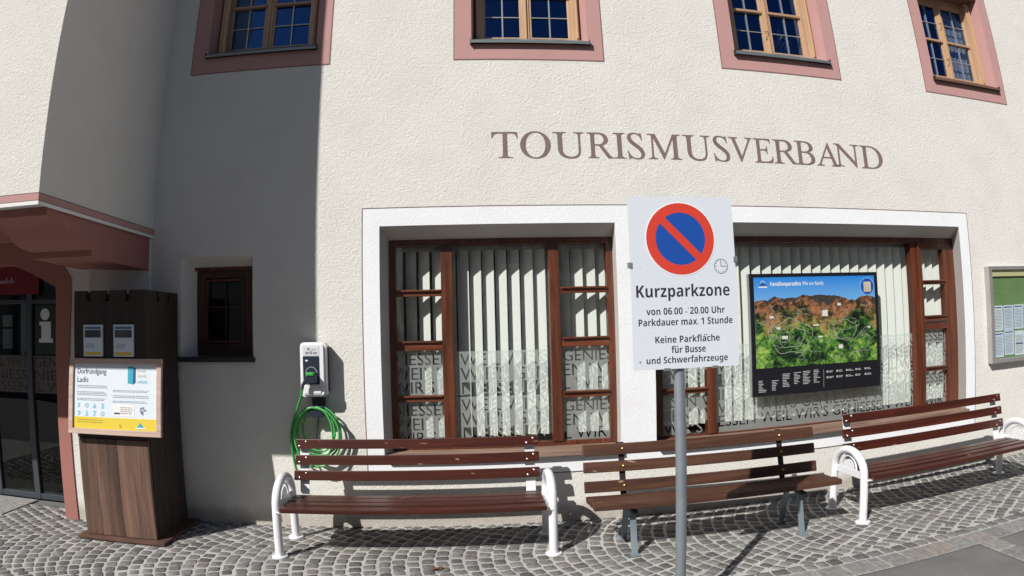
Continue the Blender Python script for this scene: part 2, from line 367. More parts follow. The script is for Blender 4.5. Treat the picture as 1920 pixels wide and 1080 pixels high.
# text
def math_text(t, bu, bl, dg=None):
    o = ''
    for ch in t:
        if 'A' <= ch <= 'Z': o += chr(bu+ord(ch)-65)
        elif 'a' <= ch <= 'z': o += chr(bl+ord(ch)-97)
        elif dg and '0' <= ch <= '9': o += chr(dg+ord(ch)-48)
        else: o += ch
    return o
SERIF = lambda t: math_text(t, 0x1D434, 0x1D44E)
SANSB = lambda t: math_text(t, 0x1D5D4, 0x1D5EE, 0x1D7EC)
SCRIPT = lambda t: math_text(t, 0x1D4D0, 0x1D4EA)
def text_curve(body, size, offset=0, shear=0, extrude=0.0, align='LEFT', space=1.0):
    c = bpy.data.curves.new('lettering', 'FONT'); c.body = body; c.size = size; c.offset = offset; c.shear = shear
    c.extrude = extrude; c.align_x = align; c.space_character = space; c.resolution_u = 4; c.fill_mode = 'FRONT' if not extrude else 'BOTH'
    return c
def text_mesh(body, size, width=None, height=None, **k):
    """mesh in the xz plane facing -y, its lower left at the origin, stretched to width / height"""
    c = text_curve(body, size, **k); o = bpy.data.objects.new('t', c); COL.objects.link(o)
    bpy.context.view_layer.update(); dg = bpy.context.evaluated_depsgraph_get()
    me = bpy.data.meshes.new_from_object(o.evaluated_get(dg)); bpy.data.objects.remove(o); bpy.data.curves.remove(c)
    xs = [v.co.x for v in me.vertices]; ys = [v.co.y for v in me.vertices]
    if not xs: return me
    x0, x1, y0, y1 = min(xs), max(xs), min(ys), max(ys)
    sx = width/(x1-x0) if width else 1; sy = height/(y1-y0) if height else (sx if width else 1)
    for v in me.vertices: v.co = Vector(((v.co.x-x0)*sx, -v.co.z, (v.co.y-y0)*sy))
    me.materials.clear()
    return me
def place_mesh(me, x, y, z, T=None):
    for v in me.vertices:
        v.co = Vector((v.co.x+x, v.co.y+y, v.co.z+z))
        if T is not None: v.co = T @ v.co
    return me
def lines_of_print(x0, x1, z0, z1, n, y, h=None, ragged=0.25, rnd=random, T=None, words=True):
    bm = bmesh.new(); st = (z1-z0)/n; h = h or st*0.42
    for i in range(n):
        z = z1-st*(i+0.5); xe = x1-(x1-x0)*ragged*rnd.random()*(1 if i % 4 == 3 else 0.35); x = x0
        while x < xe-0.004:
            w = rnd.uniform(0.012, 0.035) if words else xe-x
            w = min(w, xe-x); 
            vs_ = [bm.verts.new(p) for p in ((x, y, z-h/2), (x+w, y, z-h/2), (x+w, y, z+h/2), (x, y, z+h/2))]; bm.faces.new(vs_)
            x += w+0.005
    if T is not None: bmesh.ops.transform(bm, matrix=T, verts=bm.verts)
    return bm

# ================================================================== GROUND
street = bpy.data.objects
bm = bmesh.new(); v = [bm.verts.new(p) for p in ((-400, -400, -0.006), (400, -400, -0.006), (400, 60, -0.006), (-400, 60, -0.006))]; bm.faces.new(v)
road = obj('road', bm, M_asphalt, kind='structure')
bm = bmesh.new()
for x0, x1, y0, y1 in ((-9, -1.3, -2.6, 0.02), (-1.3, 9, -1.80, 0.02), (3.50, 3.70, -6, -1.80)):
    v = [bm.verts.new(p) for p in ((x0, y0, 0), (x1, y0, 0), (x1, y1, 0), (x0, y1, 0))]; bm.faces.new(v)
pave = obj('pavement', bm, M_mortar, kind='structure')

def sett_verts(rnd):            # a domed, chipped stone on a unit square
    def ring(s, z, j): return [((a+rnd.uniform(-j, j))*s, (b+rnd.uniform(-j, j))*s, z+rnd.uniform(-0.0006, 0.0006)) for a, b in ((-.5, -.5), (0, -.53), (.5, -.5), (.53, 0), (.5, .5), (0, .53), (-.5, .5), (-.53, 0))]
    j = 0.05
    base = [((a+rnd.uniform(-j, j)), (b+rnd.uniform(-j, j))) for a, b in ((-.47, -.47), (0, -.51), (.47, -.47), (.51, 0), (.47, .47), (0, .51), (-.47, .47), (-.51, 0))]
    vs_ = [(a, b, -0.004) for a, b in base]+[(a*.98, b*.98, 0.0026) for a, b in base]+[(a*.88, b*.88, 0.0050+rnd.uniform(-.0007, .0007)) for a, b in base]+[(0, 0, 0.0054)]
    fs = [(i, (i+1) % 8, 8+(i+1) % 8, 8+i) for i in range(8)]+[(8+i, 8+(i+1) % 8, 16+(i+1) % 8, 16+i) for i in range(8)]+[(16+i, 16+(i+1) % 8, 24) for i in range(8)]
    return vs_, fs
rg = random.Random(3)
VAR = [sett_verts(rg) for _ in range(14)]
def mesh_of(name, vs_, fs, mat, smooth=True):
    me = bpy.data.meshes.new(name); me.from_pydata(vs_, [], fs); me.materials.append(mat)
    if smooth: me.polygons.foreach_set('use_smooth', [True]*len(me.polygons))
    return me
VARM = [mesh_of('sett', a, b, M_sett) for a, b in VAR]
stones = []                     # (x, y, ang, w, d)
PITCHR, HALF = 0.104, 0.75
RAD = HALF/math.sin(PI/4)
def blocked(x, y):
    if y > 0.03 or y < (-1.475 if x > -1.3 else -2.5): return True
    if x < -4.40 and y > -0.42: return True
    if x < -3.55 and y > -0.24 and x > -3.78: return True
    return False
for yc in (-.745, -2.245):
    for k in range(-72, 100):
        x0 = k*PITCHR-RAD*.15
        n = int(RAD*PI/2/0.104); off = (k % 2)*0.5
        for i in range(n+2):
            ph = -PI/4+(i+off-0.5)*(PI/2)/n+rg.uniform(-.008, .008)
            if abs(ph) > PI/4+0.03: continue
            x, y = x0+RAD*(1-math.cos(ph)), yc+RAD*math.sin(ph)
            if blocked(x, y) or x < -6.2 or x > 8.5: continue
            d = PITCHR*math.cos(ph)-0.0155
            stones.append((x+rg.uniform(-.004, .004), y+rg.uniform(-.004, .004), -PI/2-ph+rg.uniform(-.08, .08), RAD*PI/2/n-0.0155+rg.uniform(-.016, .004), d+rg.uniform(-.011, .005)))
x = -1.3
while x < 8.5:                  # straight row of setts along the kerb slabs
    w = rg.uniform(0.09, 0.125); stones.append((x+w/2, -1.535, rg.uniform(-.03, .03), w-0.012, 0.093)); x += w
def in_frame(p):
    if p[1] < -4: return False
    u, v_ = project((p[0], p[1], 0)); return -15 < u < 1935 and v_ < 1100
stones.sort(key=lambda s: (not in_frame(s), (Vector((s[0], s[1], 0))-CAM).length))
for i, (x, y, a, w, d) in enumerate(stones[:300]):
    o = bpy.data.objects.new('sett', VARM[i % 14]); COL.objects.link(o); o.parent = pave
    o.location = (x, y, rg.uniform(-.0015, .001)); o.rotation_euler = (rg.uniform(-.012, .012), rg.uniform(-.012, .012), a+rg.choice((0, PI))); o.scale = (w, d, 1)
vs_, fs_ = [], []
for i, (x, y, a, w, d) in enumerate(stones[300:]):
    V, F = VAR[i % 14]; b = len(vs_); ca, sa = math.cos(a), math.sin(a); dz = rg.uniform(-.0015, .001)
    vs_ += [(x+p*w*ca-q*d*sa, y+p*w*sa+q*d*ca, r+dz) for p, q, r in V]; fs_ += [tuple(b+j for j in f) for f in F]
o = obj('sett', mesh_of('setts', vs_, fs_, M_sett), None, pave, kind='stuff')
def slab(x0, x1, y0, y1):
    j = lambda: rg.uniform(-.004, .004)
    g = 0.006; q = [(x0+g+j(), y0+g+j()), (x1-g+j(), y0+g+j()), (x1-g+j(), y1-g+j()), (x0+g+j(), y1-g+j())]
    cx, cy = (x0+x1)/2, (y0+y1)/2
    V = [(a, b, -.004) for a, b in q]+[(a, b, .004) for a, b in q]+[(cx+(a-cx)*.95, cy+(b-cy)*.95, .0065) for a, b in q]
    F = [(0, 1, 5, 4), (1, 2, 6, 5), (2, 3, 7, 6), (3, 0, 4, 7), (4, 5, 9, 8), (5, 6, 10, 9), (6, 7, 11, 10), (7, 4, 8, 11), (8, 9, 10, 11)]
    o = obj('kerb_slab', mesh_of('kerb_slab', V, F, M_slab, False), None, pave)
x = -1.3; xs = [2.69, 2.875, 3.09, 3.29, 3.50, 3.70]
while x < 2.6:
    w = rg.uniform(0.17, 0.23); w = min(w, 2.69-x) if 2.69-x < 0.3 else w; slab(x, x+w, -1.795, -1.592); x += w
for a, b in zip(xs, xs[1:]): slab(a, b, -1.80, -1.595)
x = 3.70
while x < 8.5:
    w = rg.uniform(0.18, 0.26); slab(x, x+w, -1.80, -1.595); x += w
y = -1.80
while y > -5.9:
    w = rg.uniform(0.17, 0.24); slab(3.50, 3.70, y-w, y); y -= w
tag(obj('doorstep', bx(-5.8, -4.42, -0.40, 0.16, -0.02, 0.012, 0.004), M_concrete), 'grey concrete doorstep set into the cobbles at the glass entrance', 'doorstep')

# ================================================================== THE BUILDING
B = thing('tourist_office', 'cream plastered house with a projecting bay, pink window borders and a painted name', 'building')
UP = [(-2.47, 'a'), (0.0, 'b'), (2.51, 'c'), (5.03, 'd')]
OA = [(0.042+d, 1.10+d, 4.20, 5.43, 0.0) for d, _ in UP]; OB = [(0.085+d, 1.055+d, 4.29, 5.40, 0.235) for d, _ in UP]
LA, LB = (-0.753, 1.246, 0.62, 2.55, 0.0), (-0.70, 1.262, 0.62, 2.455, 0.20)
RA, RB = (1.562, 5.125, 0.62, 2.555, 0.0), (1.600, 5.200, 0.62, 2.455, 0.20)
NA, NB = (-2.557, -1.866, 1.43, 2.337, 0.0), (-2.485, -1.945, 1.47, 2.25, 0.20)
holes = [h[:4] for h in OA]+[LA[:4], RA[:4], NA[:4], (-5.75, -3.70, -0.3, 2.40)]
wall = obj('facade_wall', grid_plane(0.0, [-7, 12], [-0.3, 8.5], holes), M_plaster, B)
holesB = [h[:4] for h in OB]+[LB[:4], RB[:4], NB[:4], (-5.75, -3.70, -0.3, 2.40)]
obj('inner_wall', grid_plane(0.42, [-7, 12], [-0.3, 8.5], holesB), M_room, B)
bm = bmesh.new()
for z0, z1, x0, x1 in ((-0.02, 3.0, -6.6, 6.6), (3.6, 6.4, -3.4, 7.6)):
    a = [(x0, .425, z0), (x1, .425, z0), (x1, .425, z1), (x0, .425, z1)]; b = [(p[0], 4.5, p[2]) for p in a]
    A = [bm.verts.new(p) for p in a]; Bv = [bm.verts.new(p) for p in b]
    for k in range(4): bm.faces.new((A[k], A[(k+1) % 4], Bv[(k+1) % 4], Bv[k]))
    bm.faces.new(Bv)
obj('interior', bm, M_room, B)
# roof slab and far end so that no daylight enters from behind
obj('upper_wall', boxes([(-7, 12, .43, 9, 6.9, 8.5), (11.8, 12, .01, 9, -.3, 8.5), (-7, 12, 8.9, 9, -.3, 8.5)]), M_plaster, B)

# painted bands round the windows
t1, t2 = 0.004, 0.006
def band(x0, x1, z0, z1, xi0, xi1, zi0, zi1, t):
    return [(x0, xi0, z0, z1, 0, t), (xi1, x1, z0, z1, 0, t), (xi0, xi1, z0, zi0, 0, t), (xi0, xi1, zi1, z1, 0, t)]
def outline(x0, x1, z0, z1, w=0.009, t=0.003):
    return [(x0-w, x0, z0-w, z1+w, 0, t), (x1, x1+w, z0-w, z1+w, 0, t), (x0, x1, z0-w, z0, 0, t), (x0, x1, z1, z1+w, 0, t)]
wb = band(-0.895, 5.262, 0.445, 2.70, LA[0], RA[1], 0.62, 2.555, t1)
wb += [(1.246, 1.562, 0.62, 2.555, 0, t1)]
wb[3] = (LA[0], RA[1], 2.555, 2.70, 0, t1)
wb += [(LA[0], 1.246, 2.55, 2.555, 0, t1)]
obj('white_surround', sheet(wb), M_band, B)
obj('surround_line', sheet(outline(-0.895, 5.262, 0.445, 2.70)), M_line, B)

# upstairs windows
WINL = ['wooden casement window mostly in the shade of the bay', 'sunlit pine window above the painted name', 'pine window with a plant behind the glass', 'narrow looking pine window with a grey curtain']
for wi, (d, _) in enumerate(UP):
    a, b = OA[wi], OB[wi]
    obj('window_surround', sheet(band(a[0]-.152, a[1]+.133, 4.052, 5.585, a[0], a[1], 4.20, 5.43, t1)), M_pink, B)
    obj('surround_line', sheet(outline(a[0]-.152, a[1]+.133, 4.052, 5.585)), M_linep, B)
    fr = boxes([(b[0], b[0]+.07, .12, .27, 4.29, 5.40), (b[1]-.07, b[1], .12, .27, 4.29, 5.40), (b[0]+.07, b[1]-.07, .20, .27, 5.325, 5.40), (b[0]+.07, b[1]-.07, .20, .27, 4.29, 4.345), (0.522+d, 0.592+d, .195, .27, 4.345, 5.325)], 0.004)
    w = obj('window', fr, M_pine, B, label=WINL[wi])
    obj('reveal', loft([a, (b[0], b[1], b[2], b[3], .235), (b[0], b[1], b[2], b[3], .42)]), M_pink if wi != 9 else M_pink, w)
    obj('soffit', boxes([(a[0]+.004, a[1]-.004, .004, .20, 5.405, 5.422)]), M_soffit, w)
    obj('trim', boxes([(b[0]+.012, b[0]+.03, .108, .12, 4.33, 5.395), (b[1]-.03, b[1]-.012, .108, .12, 4.33, 5.395), (.548+d, .566+d, .18, .195, 4.345, 5.325)], 0.003), M_pine, w)
    for s, (g0, g1) in enumerate(((.155+d, .522+d), (.592+d, .985+d))):
        f = .022
        cs = boxes([(g0, g0+f, .205, .235, 4.345, 5.325), (g1-f, g1, .205, .235, 4.345, 5.325), (g0+f, g1-f, .205, .235, 4.345, 4.375), (g0+f, g1-f, .205, .235, 5.295, 5.325)], 0.003)
        obj('casement', cs, M_pine, w)
        obj('transom', boxes([(g0+.005, g1-.005, .185, .236, 4.812, 4.84)], .004), M_pine_h, w)
        for z0, z1 in ((4.375, 4.812), (4.84, 5.295)):
            obj('pane', boxes([(g0+f-.004, g1-f+.004, .222, .226, z0, z1)]), M_glassu, w)
            zc = (z0+z1)/2
            obj('glazing_bar', boxes([((g0+g1)/2-.006, (g0+g1)/2+.006, .206, .2215, z0, z1), (g0+f, (g0+g1)/2-.006, .210, .2205, zc-.0045, zc+.0045), ((g0+g1)/2+.006, g1-f, .210, .2205, zc-.0045, zc+.0045)]), M_alu, w)
            if wi >= 2:     # little iron stay beside each pane
                hx = g1-.004
                obj('stay', tube([(hx, .19, zc+.006), (hx+.035, .175, zc+.004), (hx+.03, .178, zc-.04), (hx+.005, .19, zc-.085)], .0028, 6), M_darkmetal, w)
    obj('window_sill', prism_x([(-.045, 4.222), (-.045, 4.196), (-.038, 4.196), (-.038, 4.212), (.184, 4.345), (.184, 4.352)], a[0]-.008, a[1]+.010), M_sillm if wi < 3 else M_soffit, w)
    for q0_, q1_ in ((a[0]-.012, a[0]-.0081), (a[1]+.0101, a[1]+.014)): obj('sill_end', bx(q0_, q1_, -.046, .03, 4.19, 4.245), M_darkmetal, w)

# painted name, one letter at a time
NAME = 'TOURISMUSVERBAND'
LX = [(.205, .455), (.49, .787), (.805, 1.098), (1.125, 1.370), (1.372, 1.487), (1.510, 1.668), (1.700, 2.022), (2.052, 2.330), (2.348, 2.520), (2.485, 2.768), (2.705, 2.955), (2.960, 3.245), (3.238, 3.475), (3.452, 3.760), (3.712, 4.030), (3.985, 4.215)]
def W0(px, py):     # pixel -> (x, z) on the plane y=0, used once to space the letters as they stand on the wall
    x_, y_ = px-960, 540-py; rr = math.hypot(x_, y_); th = rr/FPX
    for _ in range(30): th = rr/FPX-K3*th**3
    dd = fw*math.cos(th)+(r2*x_+u2*y_)*(math.sin(th)/rr); t = 5/dd.y
    return t*dd.x, CAM.z+t*dd.z
PXR = [(921, 970.5), (975.5, 1033), (1037, 1096), (1101, 1151), (1150.5, 1174), (1177, 1209), (1215, 1278), (1281, 1332), (1338, 1368), (1366.5, 1411), (1413.5, 1449), (1449, 1494), (1489.5, 1526.5), (1529, 1572), (1563, 1609), (1611, 1652)]
LZ0, LZ1 = 3.122, 3.357
for i, ch in enumerate(NAME):
    sh = -.28 if ch not in 'VA' else -.40
    x0, x1 = W0(PXR[i][0], 285)[0], W0(PXR[i][1], 285)[0]
    if i == 0: x0, x1 = W0(921, 250)[0], W0(970.5, 250)[0]
    low = .006 if ch in 'OUS' else 0
    me = text_mesh(SERIF(ch), 1.0, width=x1-x0, height=LZ1-LZ0+low*(2 if ch in 'OS' else 1), offset=.0015, shear=sh, extrude=.0001)
    for v in me.vertices: v.co.y = -0.0022 if v.co.y < 0 else -0.0002
    place_mesh(me, x0, 0, LZ0-low)
    obj('letter', me, M_letter, B)

# big shop windows
def shop_window(nm_label, A, Bq, cols, rails, mullions, film, zb=.675):
    w = obj('shop_window', boxes([(Bq[0], mullions[0][0], .19, .27, zb, 2.455), (mullions[-1][1], Bq[1], .19, .27, zb, 2.455), (mullions[0][0], mullions[-1][1], .19, .27, 2.40, 2.455), (mullions[0][0], mullions[-1][1], .19, .27, .636, zb), (Bq[0], mullions[0][0], .19, .27, .636, zb), (mullions[-1][1], Bq[1], .19, .27, .636, zb)], .004), M_frame, B, label=nm_label)
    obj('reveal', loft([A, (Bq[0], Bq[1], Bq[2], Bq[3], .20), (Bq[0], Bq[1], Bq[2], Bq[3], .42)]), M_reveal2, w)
    return w
def mullion(w, x0, x1, z0=.675, z1=2.40, d=.175): obj('mullion', bx(x0, x1, d, .27, z0, z1, .005), M_frame, w)
def rail(w, x0, x1, z0, z1, ledge=True):
    obj('rail', boxes([(x0, x1, .185, .26, z0, z1)]+([(x0+.012, x1-.004, .165, .184, z1-.016, z1)] if ledge else []), .003), M_frame_h, w)
def pane(w, x0, x1, z0, z1): obj('pane', bx(x0-.004, x1+.004, .2235, .2265, z0-.004, z1+.004), M_glass, w)
def film(w, x0, x1, z0, z1, rows, cell=1):
    """frosted foil with the letters cut out of it, clipped to its pane"""
    polys = []
    c = bpy.data.curves.new('f', 'CURVE'); c.dimensions = '2D'; c.fill_mode = 'BOTH'
    rect = [(x0-3, z0-.3), (x1+3, z0-.3), (x1+3, z1+.3), (x0-3, z1+.3)]
    s = c.splines.new('POLY'); s.points.add(3); s.use_cyclic_u = True
    for i, p in enumerate(rect): s.points[i].co = (*p, 0, 1)
    dg = bpy.context.evaluated_depsgraph_get()
    for body, size, x, z in rows:
        tc = text_curve(body, size, offset=.001); to = bpy.data.objects.new('t', tc); COL.objects.link(to); bpy.context.view_layer.update()
        dg = bpy.context.evaluated_depsgraph_get(); cu = to.evaluated_get(dg).to_curve(dg)
        for sp in cu.splines:
            if sp.type == 'BEZIER':
                pts = []
                n = len(sp.bezier_points)
                for k in range(n):
                    p, q = sp.bezier_points[k], sp.bezier_points[(k+1) % n]
                    straight = (p.handle_right-p.co).cross(q.co-p.co).length < 1e-6 and (q.handle_left-q.co).cross(q.co-p.co).length < 1e-6
                    seg = [p.co, q.co] if straight else interpolate_bezier(p.co, p.handle_right, q.handle_left, q.co, 4)
                    pts += [(v_[0], v_[1]) for v_ in seg[:-1]]
            else: pts = [(v_.co[0], v_.co[1]) for v_ in sp.points]
            if len(pts) < 3: continue
            ns = c.splines.new('POLY'); ns.points.add(len(pts)-1); ns.use_cyclic_u = True
            for k, (a, b) in enumerate(pts): ns.points[k].co = (a+x, b+z, 0, 1)
        to.to_curve_clear(); bpy.data.objects.remove(to); bpy.data.curves.remove(tc)
    o = bpy.data.objects.new('f', c); COL.objects.link(o); bpy.context.view_layer.update(); dg = bpy.context.evaluated_depsgraph_get()
    me = bpy.data.meshes.new_from_object(o.evaluated_get(dg)); bpy.data.objects.remove(o); bpy.data.curves.remove(c)
    bm = bmesh.new(); bm.from_mesh(me); bpy.data.meshes.remove(me)
    for co, no in (((x0, 0, 0), (-1, 0, 0)), ((x1, 0, 0), (1, 0, 0)), ((0, z0, 0), (0, -1, 0)), ((0, z1, 0), (0, 1, 0))):
        bmesh.ops.bisect_plane(bm, geom=bm.verts[:]+bm.edges[:]+bm.faces[:], plane_co=co, plane_no=no, clear_outer=True)
    for v in bm.verts: v.co = Vector((v.co.x, .2215, v.co.y))
    return obj('frosted_film', bm, M_film, w)
def film_rows(x0, z1, h, seed, starts):
    # three lines of the slogan, the middle one larger
    T = "GENIESSEN WEIL WIR'S GENIESSEN WEIL WIR'S GENIESSEN WEIL WIR'S GENIESSEN WEIL WIR'S GENIESSEN"
    rows = []; zz = z1-.018
    for (st, size), hh in zip(starts, (.118, .128, .118)):
        zz -= hh; rows.append((T[st:], size, x0, zz+.012))
    return rows
PR1 = [(2.02, 2.40), (1.582, 1.965), (1.112, 1.497), (.675, 1.055)]
w = shop_window('shop window between the wall charger and the white pillar', LA, LB, None, None, [(-.645, 0), (0, 1.20)], None)
for x0, x1 in ((-.25, -.15), (.685, .775)): mullion(w, x0, x1)
for x0, x1, st in ((-.645, -.25, ((2, .142), (10, .152), (15, .146))), (.775, 1.20, ((0, .142), (7, .152), (13, .146)))):
    for (za, _), (_, zb) in zip(PR1, PR1[1:]): rail(w, x0, x1, zb, za)
    for z0, z1 in PR1: pane(w, x0, x1, z0, z1)
    for z0, z1 in PR1[2:]: film(w, x0, x1, z0, z1, film_rows(x0-.05 if x0 < 0 else x0+.01, z1, .12, 0, st))
pane(w, -.15, .685, .675, 2.40)
film(w, -.145, .66, 1.095, 1.482, film_rows(-.10, 1.482, .12, 0, ((10, .15), (15, .16), (2, .15))))
film(w, -.145, .66, .675, 1.088, film_rows(-.10, 1.088, .12, 0, ((10, .15), (15, .16), (2, .15))))
w2 = shop_window('shop window with the mountain panorama board in front', RA, RB, None, None, [(1.69, 0), (0, 5.03)], None, .648)
mullion(w2, 2.12, 2.20, .648); mullion(w2, 4.545, 4.690, .648)
obj('mullion', bx(4.63, 4.655, .16, .1745, 0.648, 2.40, .004), M_frame, w2)
PR2 = [(2.02, 2.40), (1.582, 1.965), (1.08, 1.497), (0.648, 1.03)]
for (za, _), (_, zb) in zip(PR2, PR2[1:]): rail(w2, 1.69, 2.12, zb, za)
for z0, z1 in PR2: pane(w2, 1.69, 2.12, z0, z1)
for z0, z1 in PR2[2:]: film(w2, 1.69, 2.12, z0, z1, film_rows(1.70, z1, .12, 0, ((5, .15), (6, .16), (15, .15))))
pane(w2, 2.20, 4.545, 0.648, 2.40)
PR3 = [(2.005, 2.335), (1.632, 1.96), (1.09, 1.485), (0.648, 1.04)]
rail(w2, 4.69, 5.03, 2.335, 2.40, False)
for (za, _), (_, zb) in zip(PR3, PR3[1:]): rail(w2, 4.69, 5.03, zb, za)
obj('dark_gap_strip', boxes([(4.71, 5.02, .178, .184, 1.555, 1.572)]), M_ink, w2)  # black strip laid on for the shade in a narrow gap between the bars
for z0, z1 in PR3: pane(w2, 4.69, 5.03, z0, z1)
for z0, z1 in PR3[2:]: film(w2, 4.69, 5.03, z0, z1, film_rows(4.70, z1, .12, 0, ((4, .15), (10, .16), (15, .15))))
film(w2, 2.205, 4.54, 1.075, 1.455, film_rows(2.23, 1.455, .12, 0, ((0, .15), (10, .16), (3, .15))))
film(w2, 2.205, 4.54, 0.648, 1.068, film_rows(2.23, 1.068, .12, 0, ((16, .15), (10, .165), (4, .15))))
obj('sill_board', prism_x([(-.062, .628), (-.062, .596), (.26, .596), (.26, .6355), (.10, .634)], LA[0]+.01, 1.24), M_sill, w)
obj('sill_board', prism_x([(-.062, .628), (-.062, .596), (.26, .596), (.26, .6355), (.10, .634)], RA[0]+.005, 5.12), M_sill, w2)

# small deep set window beside the stand
w = obj('small_window', boxes([(-2.485, -2.40, .19, .26, 1.47, 2.25), (-2.01, -1.945, .19, .26, 1.47, 2.25), (-2.40, -2.01, .19, .26, 2.165, 2.25), (-2.40, -2.01, .19, .26, 1.47, 1.575)], .004), M_dark, B, label='small dark framed window in a deep opening')
obj('reveal', loft([NA, NB, (NB[0], NB[1], NB[2], NB[3], .42)]), M_reveal, w)
obj('casement', boxes([(-2.385, -2.37, .175, .188, 1.59, 2.15), (-2.035, -2.02, .175, .188, 1.59, 2.15), (-2.37, -2.035, .175, .188, 2.135, 2.15), (-2.37, -2.035, .175, .188, 1.59, 1.605)], .002), M_frame, w)
obj('head_moulding', boxes([(-2.50, -1.94, .165, .188, 2.235, 2.262)], .003), M_frame, w)
obj('glazing_bar', boxes([(-2.213, -2.199, .208, .222, 1.575, 2.165), (-2.40, -2.213, .210, .2215, 1.90, 1.912), (-2.199, -2.01, .210, .2215, 1.90, 1.912)]), M_dark, w)
obj('pane', bx(-2.404, -2.006, .2225, .2265, 1.572, 2.168), M_glassd, w)
obj('window_sill', bx(-2.59, -1.85, -.03, .19, 1.425, 1.468, .006), M_slate, w)

# ---- portal block with the arch
def arch_pts(off=0.0):
    half = [(-3.735, -.02), (-3.705, 1.0), (-3.722, 1.985), (-3.735, 2.085), (-4.017, 2.214), (-4.288, 2.314), (-4.474, 2.335), (-4.70, 2.345)]
    return half
half = [(-3.745, -.02), (-3.735, 1.0), (-3.728, 2.0), (-3.74, 2.09), (-4.017, 2.214), (-4.288, 2.305), (-4.474, 2.335), (-4.72, 2.345)]
full = half+[(-9.44-x, z) for x, z in half[::-1][1:]]
# wall above and beside the arch, front plane y=-.25
bm = bmesh.new(); top = 2.52
fv = [bm.verts.new((x, -.25, z)) for x, z in full]; tv = [bm.verts.new((x, -.25, top)) for x, z in full]
for i in range(3, len(full)-4): bm.faces.new((fv[i], fv[i+1], tv[i+1], tv[i]))
xr = -3.36
for s in (0, 1):
    idx = [0, 1, 2, 3] if s == 0 else [len(full)-1-i for i in range(4)]; X = xr if s == 0 else -7.0
    ov = [bm.verts.new((X, -.25, full[i][1])) for i in idx]; ovt = bm.verts.new((X, -.25, top))
    for k in range(3): bm.faces.new((fv[idx[k]], ov[k], ov[k+1], fv[idx[k+1]]))
    bm.faces.new((fv[idx[3]], ov[3], ovt, tv[idx[3]]))
a = [bm.verts.new((xr, y, z)) for y, z in ((-.25, -.02), (0.0, -.02), (0.0, top), (-.25, top))]; bm.faces.new(a)
bmesh.ops.recalc_face_normals(bm, faces=bm.faces[:])
q_ = [(xr, -.25), (-2.86, -.035), (-2.86, -.001), (xr, -.001)]
la_ = [bm.verts.new((x, y, 2.025)) for x, y in q_]; ha_ = [bm.verts.new((x, y, top)) for x, y in q_]
bm.faces.new(la_)
for k in range(3): bm.faces.new((la_[k], la_[k+1], ha_[k+1], ha_[k]))
bmesh.ops.recalc_face_normals(bm, faces=bm.faces[:])
obj('portal_wall', bm, M_plaster, B)
# pink arch band and its deep soffit
outer = [(-3.605, -.02), (-3.60, 1.0), (-3.555, 1.985), (-3.568, 2.165), (-3.655, 2.275), (-3.70, 2.50), (-4.03, 2.502), (-4.48, 2.503), (-4.72, 2.503)]
fullo = outer+[(-9.44-x, z) for x, z in outer[::-1][1:]]
bm = bmesh.new()
loop = full+fullo[::-1]
V_ = [bm.verts.new((x, -.262, z)) for x, z in loop]
for t_ in tessellate_polygon([[Vector((x, z, 0)) for x, z in loop]]): bm.faces.new([V_[k] for k in t_])
A2 = [bm.verts.new((x, .20, z)) for x, z in full]; O2 = [bm.verts.new((x, -.2505, z)) for x, z in fullo[::-1]]
for i in range(len(full)-1): bm.faces.new((V_[i], A2[i], A2[i+1], V_[i+1]))
for i in range(len(fullo)-1): j = len(full)+i; bm.faces.new((V_[j], V_[j+1], O2[i+1], O2[i]))
bmesh.ops.recalc_face_normals(bm, faces=bm.faces[:])
obj('arch', bm, M_portal, B)
# ---- projecting bay
BX = -2.845; BY = -1.63
obj('bay_wall', boxes([(-7.0, BX, BY, -.001, 2.53, 8.5)]), M_plaster, B)
obj('bay_stripe', boxes([(-7.0, BX+.004, BY-.004, BY, 2.548, 2.594), (BX, BX+.004, BY, -.002, 2.548, 2.594)]), M_pink, B)
obj('bay_line', boxes([(-7.0, BX+.005, BY-.005, BY, 2.518, 2.543), (BX, BX+.005, BY, -.002, 2.518, 2.543)]), M_white_line, B)
obj('bay_line', boxes([(-7.0, BX+.0035, BY-.0035, BY, 2.594, 2.600), (BX, BX+.0035, BY, -.002, 2.594, 2.600), (BX, BX+.0035, BY, -.002, 2.543, 2.548), (-7.0, BX+.0035, BY-.0035, BY, 2.543, 2.548)]), M_line, B)
prof = [(-1.505, 2.529), (-1.505, 2.472), (-1.41, 2.468), (-1.36, 2.458), (-1.312, 2.441), (-1.27, 2.415), (-1.235, 2.388), (-1.18, 2.352), (-1.136, 2.332), (-1.08, 2.318), (-1.031, 2.312), (-.935, 2.305), (-.935, 2.257), (-.571, 2.243), (-.02, 2.230), (-.02, 2.529)]
c = obj('corbel', prism_x(prof, -3.45, -2.866), M_portal, B); obj('corbel', prism_x(prof, -6.6, -5.95), M_portal, B)
obj('corbel_soffit', boxes([(-5.94, -3.46, -1.50, -.27, 2.505, 2.529)]), M_portal, B)

